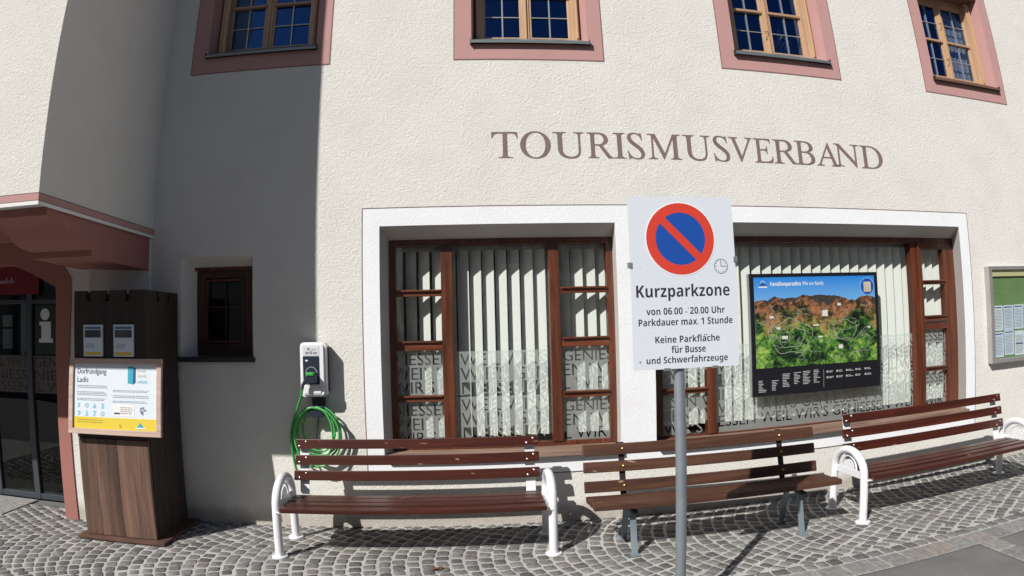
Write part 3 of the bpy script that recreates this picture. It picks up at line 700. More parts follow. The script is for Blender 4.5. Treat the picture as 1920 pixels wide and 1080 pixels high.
# ---- glass entrance
d = obj('entrance_door', boxes([(-5.80, -5.02, .19, .24, .012, .07), (-4.93, -4.47, .19, .24, .012, .07), (-5.02, -4.93, .185, .245, .012, 2.40), (-4.47, -4.40, .185, .245, .012, 2.40), (-4.40, -3.70, .19, .24, .012, .07), (-4.93, -4.47, .19, .24, 1.97, 2.01), (-4.40, -3.70, .19, .24, 1.97, 2.01), (-5.80, -5.02, .19, .24, 1.97, 2.01)], .004), M_doorf, B, label='grey framed glass entrance door under the arch')
for x0, x1 in ((-5.80, -5.02), (-4.93, -4.47), (-4.40, -3.70)): obj('pane', boxes([(x0, x1, .212, .218, .07, 1.97)]), M_glassd, d)
obj('pane', boxes([(-5.80, -3.70, .212, .218, 2.01, 2.40)]), M_glassd, d)
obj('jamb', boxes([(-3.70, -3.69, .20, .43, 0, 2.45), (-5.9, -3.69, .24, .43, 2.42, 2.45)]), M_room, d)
def door_film(x0, x1, body, size, z):
    obj('film_strip', boxes([(x0, x1, .2085, .2115, 1.085, 1.455)]), M_film_d, d)
door_film(-4.93, -4.475, '', 0, 0); door_film(-4.395, -3.75, '', 0, 0)
for x, zz, tx, sz in ((-4.925, 1.345, "EIL WIR'S", .1), (-4.925, 1.215, 'NIESS', .16), (-4.925, 1.10, 'ESSEN', .11), (-4.39, 1.345, 'GENIES', .11), (-4.39, 1.215, 'NIESS', .15), (-4.39, 1.10, 'IL WIR', .11)):
    me = text_mesh(tx, sz, height=.098, width=.44 if x < -4.5 else .5); place_mesh(me, x, .2075, zz); obj('lettering', me, M_ink, d)
obj('red_banner', bx(-5.6, -4.30, .172, .180, 2.06, 2.38), plain('red_cloth', (0.16, 0.008, 0.014), 0.7), d)
me = text_mesh(SCRIPT('adele'), .1, height=.062, width=.20, offset=-.002); place_mesh(me, -4.83, .1705, 2.175); obj('banner_lettering', me, M_paper, d)
obj('information_panel', bx(-4.37, -4.03, .2065, .2115, 1.47, 1.95), plain('dark_green_panel', (0.008, 0.03, 0.016), 0.5), d)
bm = prism_y([(-4.315, 1.585), (-4.135, 1.585), (-4.135, 1.625), (-4.16, 1.625), (-4.16, 1.79), (-4.31, 1.79), (-4.31, 1.755), (-4.285, 1.755), (-4.285, 1.625), (-4.315, 1.625)], .2040, .2063)
obj('information_letter', bm, M_paper, d)
obj('information_dot', ring_y((-4.238, 1.862), 0.0001, .058, .2040, .2063, seg=24), M_paper, d)
obj('door_leaflet', boxes([(-4.86, -4.72, .25, .255, 1.52, 1.72), (-4.60, -4.53, .25, .255, 1.45, 1.98), (-4.86, -4.72, .25, .255, 1.74, 1.86)]), M_paper, d)

# ================================================================== BLINDS, CURTAINS, PLANT
def blind(name_label, x0, x1, ang, z0, z1, step=.122):
    t = thing('vertical_blind', name_label, 'blind', ((x0+x1)/2, .345, z0), group='vertical blinds behind the shop windows')
    obj('head_rail', boxes([(x0, x1, .325, .365, z1, z1+.035)]), M_alu, t)
    W_ = .127; n = 4
    V, F = [], []
    for i in range(n+1):
        s = (i/n-.5)*W_; bow = .006*math.cos(PI*(i/n-.5))
        for z in (0, z1-z0): V.append((s*math.cos(ang)-bow*math.sin(ang), -s*math.sin(ang)-bow*math.cos(ang), z))
    for i in range(n): F.append((2*i, 2*i+2, 2*i+3, 2*i+1))
    me = mesh_of('blind_slat', V, F, M_blind)
    x = x0+.05; r_ = random.Random(5)
    while x < x1-.03:
        o = bpy.data.objects.new('slat', me); COL.objects.link(o); o.parent = t; o.location = Vector((x, .345, z0))-t.location
        o.rotation_euler = (0, 0, r_.uniform(-.06, .06)); x += step*r_.uniform(.97, 1.03)
blind('half open white vertical blind hanging in the shop window beside the wall charger', -.69, 1.255, R(38), .72, 2.37, .114)
blind('nearly closed white vertical blind hanging behind the mountain panorama board', 1.61, 5.19, R(35), .72, 2.37, .116)
def curtain(label, x0, x1, y, z0, z1, mat, folds=7, amp=.006):
    V, F = [], []; n = folds*8
    for i in range(n+1):
        x = x0+(x1-x0)*i/n; yy = y+amp*math.sin(i/8*2*PI)
        V += [(x, yy, z0), (x, yy, z1)]
    for i in range(n): F.append((2*i, 2*i+2, 2*i+3, 2*i+1))
    me = mesh_of('curtain', V, F, mat); o = obj('curtain', me, None); tag(o, label, 'curtain'); return o
curtain('sheer grey curtain hanging behind the pine window at the top corner above the notice case', 5.70, 6.03, .29, 4.3, 5.38, plain('grey_net', (.58, .56, .52), .9), 5)
curtain('olive curtain drawn to one side of the shaded window beside the bay', -2.36, -2.12, .29, 4.3, 5.38, plain('olive_cloth', (.42, .38, .20), .9), 4)
p = thing('house_plant', 'leafy pot plant standing behind the glass of the upstairs window with iron stays', 'plant', (3.32, .40, 4.30))
bm = bmesh.new(); add_tube(bm, [(0, 0, 0), (0, 0, .14)], [.06, .08], 14); obj('pot', bm, plain('clay', (.25, .1, .06), .8), p, local=True)
bm = bmesh.new(); rp = random.Random(9)
for i in range(46):
    a = rp.uniform(0, 2*PI); L = rp.uniform(.12, .26); z = rp.uniform(.14, .48); t_ = rp.uniform(.1, 1.0)
    d1 = Vector((math.cos(a), math.sin(a)*.4, t_)).normalized(); s_ = Vector((-math.sin(a), math.cos(a), 0))*.012
    p0 = Vector((0, 0, z*.5+.08)); p1 = p0+d1*L*.6; p2 = p1+(d1+Vector((0, 0, -.9))).normalized()*L*.5
    q = [bm.verts.new(v) for v in (p0, p1+s_, p2, p1-s_)]; bm.faces.new(q)
obj('leaves', bm, plain('leaf', (.26, .38, .24), .5), p, local=True)

# ================================================================== BENCHES
def arch_end(t, X):
    r = .033; pts = [(X, -.225, .012), (X, -.222, .25), (X, -.215, .36)]
    for i in range(1, 14):
        a = PI-PI*i/14*1.0; pts.append((X, .215*math.cos(a), .385+.185*math.sin(a)))
    pts += [(X, .215, .36), (X, .222, .25), (X, .225, .012)]
    fr = obj('end_frame', tube(pts, r, 14), M_white, t, smooth=True, local=True)
    obj('cross_plate', bx(X-.004, X+.004, -.19, .19, .355, .415, .003), M_white, fr, local=True)
    pr = [(X, .105*math.cos(a), .41+.11*math.sin(a)) for a in [PI*i/12 for i in range(13)]]
    obj('ornament_ring', tube(pr, .008, 8), M_white, fr, smooth=True, local=True)
    bm = bmesh.new(); c_ = bm.verts.new((X+.003, 0, .41)); vs2 = [bm.verts.new((X+.003, .075*math.cos(PI*i/16), .41+.08*math.sin(PI*i/16))) for i in range(17)]
    for i in range(16): bm.faces.new((c_, vs2[i], vs2[i+1]))
    r_ = bmesh.ops.extrude_face_region(bm, geom=bm.faces[:]); bmesh.ops.translate(bm, vec=(-.006, 0, 0), verts=[g for g in r_['geom'] if isinstance(g, bmesh.types.BMVert)])
    bmesh.ops.recalc_face_normals(bm, faces=bm.faces[:]); obj('ornament_disc', bm, M_white, fr, local=True)
    for s in (-1, 1): obj('foot', disc((X, .225*s, 0.004), .062, .012, 24, .004), M_white, t, local=True)
def bench_white(name, label, loc):
    t = thing(name, label, 'bench', loc, group='slatted benches along the wall')
    hl = 1.015
    for s in (-1, 1): arch_end(t, s*hl)
    L0, L1 = -.968, .965
    for i, (y, z, dz) in enumerate(((.205, .79, .075), (.185, .665, .078), (.160, .545, .078))):
        T = Matrix.Translation((0, y, z)) @ Matrix.Rotation(R(-11), 4, 'X')
        o = obj('back_slat', bx(L0+(.02 if i < 1 else 0)+rg.uniform(-.01, .01), L1, -.014, .014, -dz/2, dz/2, .005, T), M_bench, t, local=True)
        for X in (L0+.045, L0+.1, L1-.045, L1-.095):
            zz = .018 if X in (L0+.1, L1-.045) else -.018
            bm = bmesh.new(); bmesh.ops.create_uvsphere(bm, u_segments=10, v_segments=6, radius=.0095); bmesh.ops.scale(bm, vec=(1, .6, 1), verts=bm.verts); bmesh.ops.translate(bm, vec=(X, -.016, zz), verts=bm.verts); bmesh.ops.transform(bm, matrix=T, verts=bm.verts)
            obj('bolt', bm, M_bolt, o, smooth=True, local=True)
    for s, X in ((-1, L0+.075), (1, L1-.07)):
        T = Matrix.Translation((X, .185, .60)) @ Matrix.Rotation(R(-11), 4, 'X')
        obj('back_post', bx(-.038, .038, .016, .024, -.21, .215, .003, T), M_white, t, local=True)
        obj('seat_bracket', boxes([(s*hl-s*.03-.028, s*hl-s*.03+.028, -.255, .17, .352, .360)], .002), M_white, t, local=True)
    for i, (y0, y1, z) in enumerate(((-.292, -.205, .400), (-.185, -.103, .404), (-.083, -.001, .404), (.020, .102, .402))):
        o = obj('seat_slat', bx(L0+rg.uniform(-.004, .004), L1, y0, y1, z-.034, z, .006), M_bench, t, local=True)
    return t
bench_a = bench_white('white_ended_bench', 'red brown slatted bench with white tubular ends under the wall charger', (-.463, -.520, 0))
def copy_tree(o, parent=None):
    c_ = o.copy(); COL.objects.link(c_); c_.parent = parent
    for ch in list(o.children): copy_tree(ch, c_)
    return c_
bench_c = copy_tree(bench_a); bench_c.scale = (1.045, 1, 1); bench_c.location = (4.108, -.700, 0); bench_c.rotation_euler = (0, 0, R(.4))
bench_c['label'] = 'red brown slatted bench with white tubular ends below the panorama board'
# middle bench
t = thing('steel_legged_bench', 'duller brown slatted bench on grey steel legs behind the parking sign post', 'bench', (1.805, -.72, 0), R(-1.2), group='slatted benches along the wall')
for i, (y, z, dz) in enumerate(((.235, .715, .088), (.205, .585, .084), (.165, .440, .088))):
    T = Matrix.Translation((0, y, z)) @ Matrix.Rotation(R(-12), 4, 'X')
    o = obj('back_slat', bx(-.985, .985, -.019, .019, -dz/2, dz/2, .006, T), M_bench2, t, local=True)
    for X in (-.675, .665):
        bm = bmesh.new(); bmesh.ops.create_uvsphere(bm, u_segments=10, v_segments=6, radius=.011); bmesh.ops.scale(bm, vec=(1, .6, 1), verts=bm.verts); bmesh.ops.translate(bm, vec=(X, -.021, 0), verts=bm.verts); bmesh.ops.transform(bm, matrix=T, verts=bm.verts)
        obj('bolt', bm, M_brass, o, smooth=True, local=True)
for y0, y1, z in ((-.252, -.142, .418), (-.108, -.012, .402), (.022, .108, .386)):
    obj('seat_slat', bx(-.985, .985, y0, y1, z-.042, z, .007), M_bench2, t, local=True)
for X in (-.68, .67):
    T = Matrix.Translation((X, .19, .56)) @ Matrix.Rotation(R(-14), 4, 'X')
    obj('back_post', bx(-.024, .024, .020, .030, -.22, .215, .002, T), M_darkmetal, t, local=True)
    obj('seat_support', boxes([(X-.024, X+.024, -.20, .12, .322, .342)], .002), M_darkmetal, t, local=True)
    for s, (ya, za, yb, zb) in enumerate(((-.12, .326, -.195, .012), (.07, .326, .16, .012))):
        L = math.hypot(yb-ya, zb-za); an = math.atan2(yb-ya, za-zb)
        T = Matrix.Translation((X, ya, za)) @ Matrix.Rotation(an, 4, 'X')
        lg = obj('leg', bx(-.023, .023, -.010, .010, -L, 0, .003, T), M_leg, t, local=True)
        obj('foot', bx(X-.035, X+.035, yb-.045, yb+.035, .006, .014, .002), M_leg, lg, local=True)

# ================================================================== PARKING SIGN
SX, SY = 1.115, -2.0
t = thing('parking_sign', 'white short stay parking sign with red and blue disc on a grey steel post', 'sign', (1.08, -1.955, 0))
x0, x1, z0, z1 = .820, 1.410, 1.443, 2.346
def rrect(x0, x1, z0, z1, r, n=6):
    P = []
    for cx, cz, a0 in ((x1-r, z1-r, 0), (x0+r, z1-r, PI/2), (x0+r, z0+r, PI), (x1-r, z0+r, 3*PI/2)):
        for i in range(n+1):
            a = a0+PI/2*i/n; P.append((cx+r*math.cos(a), cz+r*math.sin(a)))
    return P
pn = obj('panel', prism_y(rrect(x0, x1, z0, z1, .008), -2.002, -1.998), M_sheet, t)
bm = tube([(1.098, -1.958, -.02), (1.092, -1.958, .6), (1.082, -1.958, 1.35), (1.079, -1.958, 1.6), (1.075, -1.958, 2.28)], .030, 20)
obj('post', bm, M_galv, t, smooth=True)
for z in (1.62, 2.13): obj('clamp', boxes([(1.03, 1.13, -1.997, -1.925, z-.018, z+.018)], .003), M_galv, t)
for z, X in ((1.99, .8185), (2.015, 1.4115)): obj('edge_clip', bx(X-.012, X+.012, -2.006, -1.994, z-.022, z+.008, .002), M_galv, t)
for X in (1.0, 1.27): obj('edge_clip', bx(X-.018, X+.018, -2.005, -1.995, z0-.008, z0+.006, .002), M_galv, t)
C = (1.102, 2.120); Rr = .190
obj('disc_border', ring_y(C, Rr, Rr+.006, -2.0032, -2.0021), plain('white_border', (.8, .8, .82), .4), pn)
obj('red_ring', ring_y(C, .139, Rr, -2.0036, -2.0021), M_red, pn)
obj('blue_disc', ring_y(C, .0001, .1395, -2.0030, -2.0021), M_blue, pn)
a = R(-45); hw = .021; L = .142
dx, dz = math.cos(a), math.sin(a)
obj('red_bar', prism_y([(C[0]-dx*L-dz*hw*-1, C[1]-dz*L-dx*-hw), (C[0]+dx*L+dz*hw, C[1]+dz*L+dx*hw), (C[0]+dx*L-dz*hw, C[1]+dz*L-dx*hw), (C[0]-dx*L-dz*hw, C[1]-dz*L-dx*hw)], -2.0042, -2.0037) if False else prism_y([(C[0]-dx*L-dz*hw, C[1]-dz*L+dx*hw), (C[0]+dx*L-dz*hw, C[1]+dz*L+dx*hw), (C[0]+dx*L+dz*hw, C[1]+dz*L-dx*hw), (C[0]-dx*L+dz*hw, C[1]-dz*L-dx*hw)], -2.0042, -2.0031), M_red, pn)
CC = (1.325, 1.972)
bmc = ring_y(CC, .037, .0395, -2.0028, -2.0021)
for i in range(12):
    aa = 2*PI*i/12
    T = Matrix.Translation((CC[0], 0, CC[1])) @ Matrix.Rotation(aa, 4, 'Y')
    add_box(bmc, -.0012, .0012, -2.0028, -2.0021, .028, .034, 0, T)
add_box(bmc, CC[0]-.0014, CC[0]+.0014, -2.0028, -2.0021, CC[1], CC[1]+.028)
add_box(bmc, CC[0], CC[0]+.027, -2.0028, -2.0022, CC[1]-.0014, CC[1]+.0014)
obj('clock_symbol', bmc, M_ink, pn)
def sign_line(txt, xa, xb, zb, h, bold=0.0, dots=()):
    me = text_mesh(SANSB(txt), .1, width=xb-xa, height=h, offset=bold)
    place_mesh(me, xa, -2.0024, zb); bm_ = bmesh.new(); bm_.from_mesh(me)
    for dxx, zz in dots:
        for s in (-1, 1): add_box(bm_, dxx+s*.0055-.003, dxx+s*.0055+.003, -2.0026, -2.0024, zz, zz+.006)
    me2 = bpy.data.meshes.new('lettering'); bm_.to_mesh(me2); bm_.free(); lo_ = obj('lettering', me2, M_ink, pn)
    if dots: lo_['kind'] = 'stuff'
sign_line('Kurzparkzone', .846, 1.368, 1.795, .087)
sign_line('von 06.00 - 20.00 Uhr', .896, 1.335, 1.724, .038)
sign_line('Parkdauer max. 1 Stunde', .853, 1.378, 1.668, .038)
sign_line('Keine Parkflache', .940, 1.300, 1.578, .038, dots=((1.219, 1.610),))
sign_line('fur Busse', 1.027, 1.218, 1.524, .038, dots=((1.0535, 1.556),))
sign_line('und Schwerfahrzeuge', .890, 1.344, 1.462, .047)

# ================================================================== PANORAMA BOARD
t = thing('panorama_board', 'black framed colour panorama board of a mountain ski area in front of the shop window', 'board', (3.30, .12, .96))
X0, X1, Z0, Z1 = 2.545, 4.015, .962, 2.096; Y = .12
fb = obj('case', bx(X0, X1, Y, Y+.055, Z0, Z1, .004), M_black, t)
obj('edge_strip', boxes([(X0-.006, X0-.001, Y+.01, Y+.05, Z0, Z1), (X1+.001, X1+.006, Y+.01, Y+.05, Z0, Z1), (X0, X1, Y+.01, Y+.05, Z0-.006, Z0-.001)]), M_alu, t)
px0, px1, pz0, pz1 = X0+.04, X1-.04, 1.222, Z1-.035
m, ntm, b = newmat('sky_print'); setin(b, Roughness=.35)
cz = nodes(ntm, 'ShaderNodeTexCoord'); sp = nodes(ntm, 'ShaderNodeSeparateXYZ'); ntm.links.new(cz.outputs['Generated'], sp.inputs[0])
ntm.links.new(ramp(ntm, sp.outputs[2], [(0.55, (.22, .48, .72)), (1.0, (.02, .20, .62))]), b.inputs['Base Color'])
obj('sky_print', bx(px0, px1, Y-.002, Y-.0005, pz0, pz1), m, fb)
m, ntm, b = newmat('mountain_print'); setin(b, Roughness=.4)
tc = nodes(ntm, 'ShaderNodeTexCoord'); mp = nodes(ntm, 'ShaderNodeMapping'); mp.inputs['Scale'].default_value = (1, 1, 1.1); ntm.links.new(tc.outputs['Object'], mp.inputs[0])
nA = nodes(ntm, 'ShaderNodeTexNoise', Scale=5.0, Detail=3.0, Roughness=.5, Distortion=.4); ntm.links.new(mp.outputs[0], nA.inputs['Vector'])
nB = nodes(ntm, 'ShaderNodeTexNoise', Scale=20.0, Detail=9.0, Roughness=.72, Distortion=.9); ntm.links.new(mp.outputs[0], nB.inputs['Vector'])
mab = nodes(ntm, 'ShaderNodeMath', operation='MULTIPLY_ADD'); mab.inputs[1].default_value = .62; ntm.links.new(nB.outputs[0], mab.inputs[0])
mac = nodes(ntm, 'ShaderNodeMath', operation='MULTIPLY'); mac.inputs[1].default_value = .40; ntm.links.new(nA.outputs[0], mac.inputs[0]); ntm.links.new(mac.outputs[0], mab.inputs[2])
n = mab
sp = nodes(ntm, 'ShaderNodeSeparateXYZ'); ntm.links.new(tc.outputs['Generated'], sp.inputs[0])
low = ramp(ntm, n.outputs[0], [(.42, (.004, .010, .006)), (.48, (.016, .045, .014)), (.525, (.055, .15, .025)), (.575, (.15, .31, .045)), (.65, (.42, .50, .14))])
hi = ramp(ntm, n.outputs[0], [(.40, (.012, .012, .010)), (.47, (.06, .035, .02)), (.53, (.26, .11, .05)), (.59, (.36, .17, .09)), (.68, (.20, .30, .05))])
top_ = ramp(ntm, n.outputs[0], [(.35, (.008, .009, .012)), (.6, (.06, .05, .045)), (.8, (.2, .19, .18))])
mz = nodes(ntm, 'ShaderNodeMath', operation='MULTIPLY_ADD'); mz.inputs[1].default_value = .9; ntm.links.new(nA.outputs[0], mz.inputs[0]); mzz = nodes(ntm, 'ShaderNodeMath', operation='MULTIPLY_ADD'); mzz.inputs[1].default_value = .75; mzz.inputs[2].default_value = -.17; ntm.links.new(sp.outputs[2], mzz.inputs[0]); ntm.links.new(mzz.outputs[0], mz.inputs[2])
f1 = ramp(ntm, mz.outputs[0], [(.66, (0, 0, 0)), (.88, (1, 1, 1))]); f2 = ramp(ntm, mz.outputs[0], [(.955, (0, 0, 0)), (1.0, (1, 1, 1))])
mx = nodes(ntm, 'ShaderNodeMix', data_type='RGBA'); ntm.links.new(f1, mx.inputs[0]); ntm.links.new(low, mx.inputs[6]); ntm.links.new(hi, mx.inputs[7])
my = nodes(ntm, 'ShaderNodeMix', data_type='RGBA'); ntm.links.new(f2, my.inputs[0]); ntm.links.new(mx.outputs[2], my.inputs[6]); ntm.links.new(top_, my.inputs[7])
ntm.links.new(my.outputs[2], b.inputs['Base Color'])
M_mtn = m
rm = random.Random(21); ridge = []
key = [(0, .72), (.05, .735), (.1, .73), (.155, .775), (.2, .745), (.28, .755), (.33, .75), (.38, .785), (.44, .765), (.52, .775), (.6, .765), (.68, .755), (.76, .715), (.82, .70), (.87, .745), (.93, .75), (1, .735)]
for (u0, v0), (u1, v1) in zip(key, key[1:]):
    for k in range(5): f = k/5; ridge.append((u0+(u1-u0)*f, v0+(v1-v0)*f+rm.uniform(-.005, .005)))
ridge.append((1, .72)); H = pz1-pz0
P = [(px0+u*(px1-px0), pz0+v_*H*1.02) for u, v_ in ridge]
obj('mountain_print', prism_y([(px0, pz0)]+P+[] and [(px1, pz0), (px0, pz0)]+P, Y-.0035, Y-.0022), M_mtn, fb)
def ribbon(pts, w, y):
    bm_ = bmesh.new(); L_ = []
    for i, (x, z) in enumerate(pts):
        a, b2 = pts[max(0, i-1)], pts[min(len(pts)-1, i+1)]; tx, tz = b2[0]-a[0], b2[1]-a[1]; l = math.hypot(tx, tz) or 1
        L_.append((bm_.verts.new((x-tz/l*w, y, z+tx/l*w)), bm_.verts.new((x+tz/l*w, y, z-tx/l*w))))
    for A_, B_ in zip(L_, L_[1:]): bm_.faces.new((A_[0], A_[1], B_[1], B_[0]))
    return bm_
bmr = bmesh.new()
def add_ribbon(u, v_, n, step, turn, w, a):
    pts = []
    for _ in range(n):
        pts.append((px0+u*(px1-px0), pz0+v_*H)); a += rm.uniform(-turn, turn); u += math.cos(a)*step; v_ += math.sin(a)*step
        if not (.02 < u < .98 and .04 < v_ < .68): a += PI*.6; u = min(max(u, .02), .98); v_ = min(max(v_, .04), .68)
    b_ = ribbon(pts, w, Y-.0042); me_ = bpy.data.meshes.new('x'); b_.to_mesh(me_); b_.free(); bmr.from_mesh(me_); bpy.data.meshes.remove(me_)
for _ in range(34): add_ribbon(rm.uniform(.03, .95), rm.uniform(.08, .62), rm.randint(8, 22), .015, .8, .0014, rm.uniform(0, 6))
for cx, cz_, r_ in ((.27, .33, .17), (.27, .33, .11), (.72, .38, .1)):
    pts = [(px0+(cx+r_*1.0*math.cos(a)*(1+.1*math.sin(3*a)))*(px1-px0), pz0+(cz_+r_*1.1*math.sin(a)*(1+.12*math.sin(5*a)))*H) for a in [2*PI*i/30 for i in range(31)]]
    b_ = ribbon(pts, .002, Y-.0042); me_ = bpy.data.meshes.new('x'); b_.to_mesh(me_); b_.free(); bmr.from_mesh(me_); bpy.data.meshes.remove(me_)
obj('road_print', bmr, plain('pale_line_print', (.38, .40, .35), .5), fb)
bmr = bmesh.new()
for u, v_, w_, h_ in ((.11, .545, .03, .025), (.53, .545, .045, .07), (.16, .42, .03, .025), (.20, .31, .045, .035), (.66, .66, .03, .03), (.49, .305, .035, .02), (.66, .165, .035, .045), (.92, .385, .025, .02), (.45, .44, .05, .015)):
    add_box(bmr, px0+u*(px1-px0), px0+(u+w_)*(px1-px0), Y-.0050, Y-.0044, pz0+v_*H, pz0+(v_+h_)*H)
obj('label_print', bmr, plain('pale_label_print', (.62, .62, .58), .5), fb, kind='stuff')
for k, (zc_, xo) in enumerate(((1.13, 0), )):
    pass
bml = bmesh.new(); rl = random.Random(4)
for x, n_, top_z in ((.06, 8, 1.105), (.20, 7, 1.10), (.315, 9, 1.155), (.44, 8, 1.16), (.54, 9, 1.165), (.66, 9, 1.17)):
    for i in range(n_):
        z = top_z-i*.0145
        if z < 1.0: break
        add_box(bml, X0+x*1.0, X0+x+rl.uniform(.03, .085), Y-.0018, Y-.0006, z-.0028, z+.0028)
add_box(bml, X0+.775, X0+.777, Y-.0018, Y-.0006, 1.0, 1.17)
for r_ in range(2):
    for k in range(5):
        x = X0+.81+k*.115; z = 1.145-r_*.055
        add_box(bml, x, x+.018, Y-.0018, Y-.0006, z-.008, z+.010)
        for q in range(2): add_box(bml, x+.026, x+.026+rl.uniform(.03, .065), Y-.0018, Y-.0006, z-.008+q*.011, z-.003+q*.011)
obj('legend_print', bml, plain('legend_print', (.45, .45, .45), .5), fb, kind='stuff')
me = text_mesh(SANSB('Familienparadies'), .1, width=.335, height=.05); place_mesh(me, X0+.215, Y-.0025, 1.968); obj('title_print', me, M_white_line, fb)
me = text_mesh('We are family', .1, width=.245, height=.05, offset=.0); place_mesh(me, X0+.565, Y-.0025, 1.968); obj('title_print', me, M_white_line, fb)
obj('logo_print', prism_y([(X0+.09, 1.985), (X0+.135, 2.01), (X0+.18, 1.985)], Y-.003, Y-.0021), M_navy, fb)
obj('logo_print', ring_y((X0+.135, 2.008), .018, .022, Y-.003, Y-.0021, 0, PI, 12), M_white_line, fb)
obj('logo_print', boxes([(X0+.09, X0+.18, Y-.003, Y-.0021, 1.966, 1.976)]), M_white_line, fb)
cq = (X1-.135, 1.955)
obj('round_badge', ring_y(cq, .0001, .082, Y-.0048, Y-.0040, seg=36), M_blue, fb)
obj('round_badge', ring_y(cq, .082, .088, Y-.0048, Y-.0040, seg=36), M_iceblue, fb)
obj('round_badge', boxes([(cq[0]-.045, cq[0]+.045, Y-.0054, Y-.0049, cq[1]-.055, cq[1]+.045)]), plain('beige_print', (.55, .47, .36), .5, var=.2), fb)

# ================================================================== NOTICE CASE
t = thing('notice_case', 'aluminium notice case with green felt and rows of pale paper sheets', 'notice case', (6.2, 0, 1.07))
X0, X1, Z0, Z1 = 5.475, 7.05, 1.075, 2.125
obj('frame', boxes([(X0, X0+.055, -.075, -.0, Z0, Z1), (X1-.055, X1, -.075, -.0, Z0, Z1), (X0+.055, X1-.055, -.075, 0, Z1-.04, Z1), (X0+.055, X1-.055, -.075, 0, Z0, Z0+.045)], .006), M_alu, t)
bk = obj('backing', bx(X0+.055, X1-.055, -.030, -.002, Z0+.045, Z1-.04), M_green, t)
obj('header', bx(X0+.055, X1-.055, -.050, -.0305, 2.015, Z1-.04), M_cream, t)
me = text_mesh('GEMEINDE', .1, width=.36, height=.034); place_mesh(me, 6.12, -.0512, 2.032); obj('header_lettering', me, M_ink, t)
rn = random.Random(8); xx = X0+.075
for c_ in range(8):
    for r_ in range(2):
        zt = 1.70-r_*.285+rn.uniform(-.008, .008); wv = .165; hv = .272
        s_ = obj('paper_sheet', bx(xx, xx+wv, -.0335, -.0305, zt-hv, zt), M_paper2 if (c_+r_) % 3 else M_paper, bk)
        obj('print', lines_of_print(xx+.014, xx+wv-.014, zt-hv+.02, zt-.045, 13, -.0338, rnd=rn), M_grey_ink, s_)
        obj('heading', boxes([(xx+.012, xx+wv-.02, -.0340, -.0336, zt-.028, zt-.016)] if rn.random() < .5 else [(xx+.012, xx+wv-.02, -.0340, -.0336, zt-.15, zt-.138)]), M_navy, s_)
    xx += .182
obj('glass_front', bx(X0+.055, X1-.055, -.066, -.063, Z0+.045, Z1-.04), M_glass, t)

# ================================================================== WALL CHARGER
t = thing('wall_charger', 'white electric car charging box on the wall with a coiled green cable', 'charger', (-1.30, 0, 1.15))
bm = prism_y(rrect(-1.412, -1.192, 1.145, 1.592, .035), -.145, -.035); bmesh.ops.bevel(bm, geom=[e for e in bm.edges if all(abs(v.co.y+.145) < 1e-5 for v in e.verts) and len(e.link_faces) == 2 and e.calc_face_angle(0) > .8], offset=.018, segments=3, affect='EDGES')
sh = obj('housing', bm, M_shell, t, smooth=True)
obj('back_plate', prism_y(rrect(-1.405, -1.196, 1.155, 1.580, .03), -.034, -.001), M_navyp, t)
obj('side_strip', bx(-1.1915, -1.186, -.070, -.036, 1.18, 1.555, .002), M_navyp, t)
obj('display_panel', prism_y(rrect(-1.382, -1.245, 1.250, 1.478, .006), -.1485, -.1455), M_navyp, sh)
obj('top_label', bx(-1.382, -1.245, -.1478, -.1455, 1.482, 1.560, .001), plain('label_grey', (.62, .64, .66), .5), sh)
obj('label_print', boxes([(-1.345, -1.322, -.1488, -.1479, 1.528, 1.548), (-1.36, -1.33, -.1488, -.1479, 1.496, 1.515), (-1.322, -1.300, -.1488, -.1479, 1.496, 1.520), (-1.292, -1.262, -.1488, -.1479, 1.496, 1.515), (-1.31, -1.272, -.1488, -.1479, 1.53, 1.536)]), M_grey_ink, sh)
obj('label_print', boxes([(-1.362, -1.340, -.1492, -.1486, 1.438, 1.450)]), M_paper, sh)
obj('socket_ring', ring_y((-1.312, 1.345), .042, .05, -.152, -.149, 0, PI, 20), M_grey_ink, sh)
obj('lower_cover', prism_y([(-1.375, 1.175), (-1.238, 1.175), (-1.232, 1.22), (-1.262, 1.246), (-1.352, 1.246), (-1.380, 1.22)], -.152, -.1456), M_shell, sh)
pl = obj('plug', boxes([(-1.352, -1.258, -.215, -.149, 1.262, 1.330)], .012), M_navyp, t)
obj('plug_cap', boxes([(-1.345, -1.275, -.225, -.160, 1.322, 1.352)], .012), M_cable, pl)
obj('cable_sleeve', tube([(-1.345, -.20, 1.29), (-1.372, -.205, 1.25), (-1.378, -.205, 1.215)], [.017, .014, .011], 10), M_navyp, pl)
hd = obj('cable_hook', boxes([(-1.345, -1.235, -.045, -.001, 1.055, 1.143), (-1.365, -1.235, -.10, -.046, .985, 1.065), (-1.37, -1.23, -.125, -.101, .975, 1.04)], .008), M_navyp, t)
rc = random.Random(2)
cab = [(-1.378, -.205, 1.22), (-1.40, -.19, 1.14), (-1.455, -.15, 1.02), (-1.505, -.12, .90), (-1.522, -.10, .80), (-1.52, -.08, .66), (-1.51, -.06, .54), (-1.49, -.05, .46)]
def smooth_pts(P, n=6):
    P = [Vector(p) for p in P]; out = []
    for i in range(len(P)-1):
        p0, p1, p2, p3 = P[max(i-1, 0)], P[i], P[i+1], P[min(i+2, len(P)-1)]
        for k in range(n):
            u = k/n; out.append(0.5*((2*p1)+(-p0+p2)*u+(2*p0-5*p1+4*p2-p3)*u*u+(-p0+3*p1-3*p2+p3)*u**3))
    out.append(P[-1]); return out
obj('cable', tube(smooth_pts(cab), .0105, 10), M_cable, t, smooth=True)
coil = []
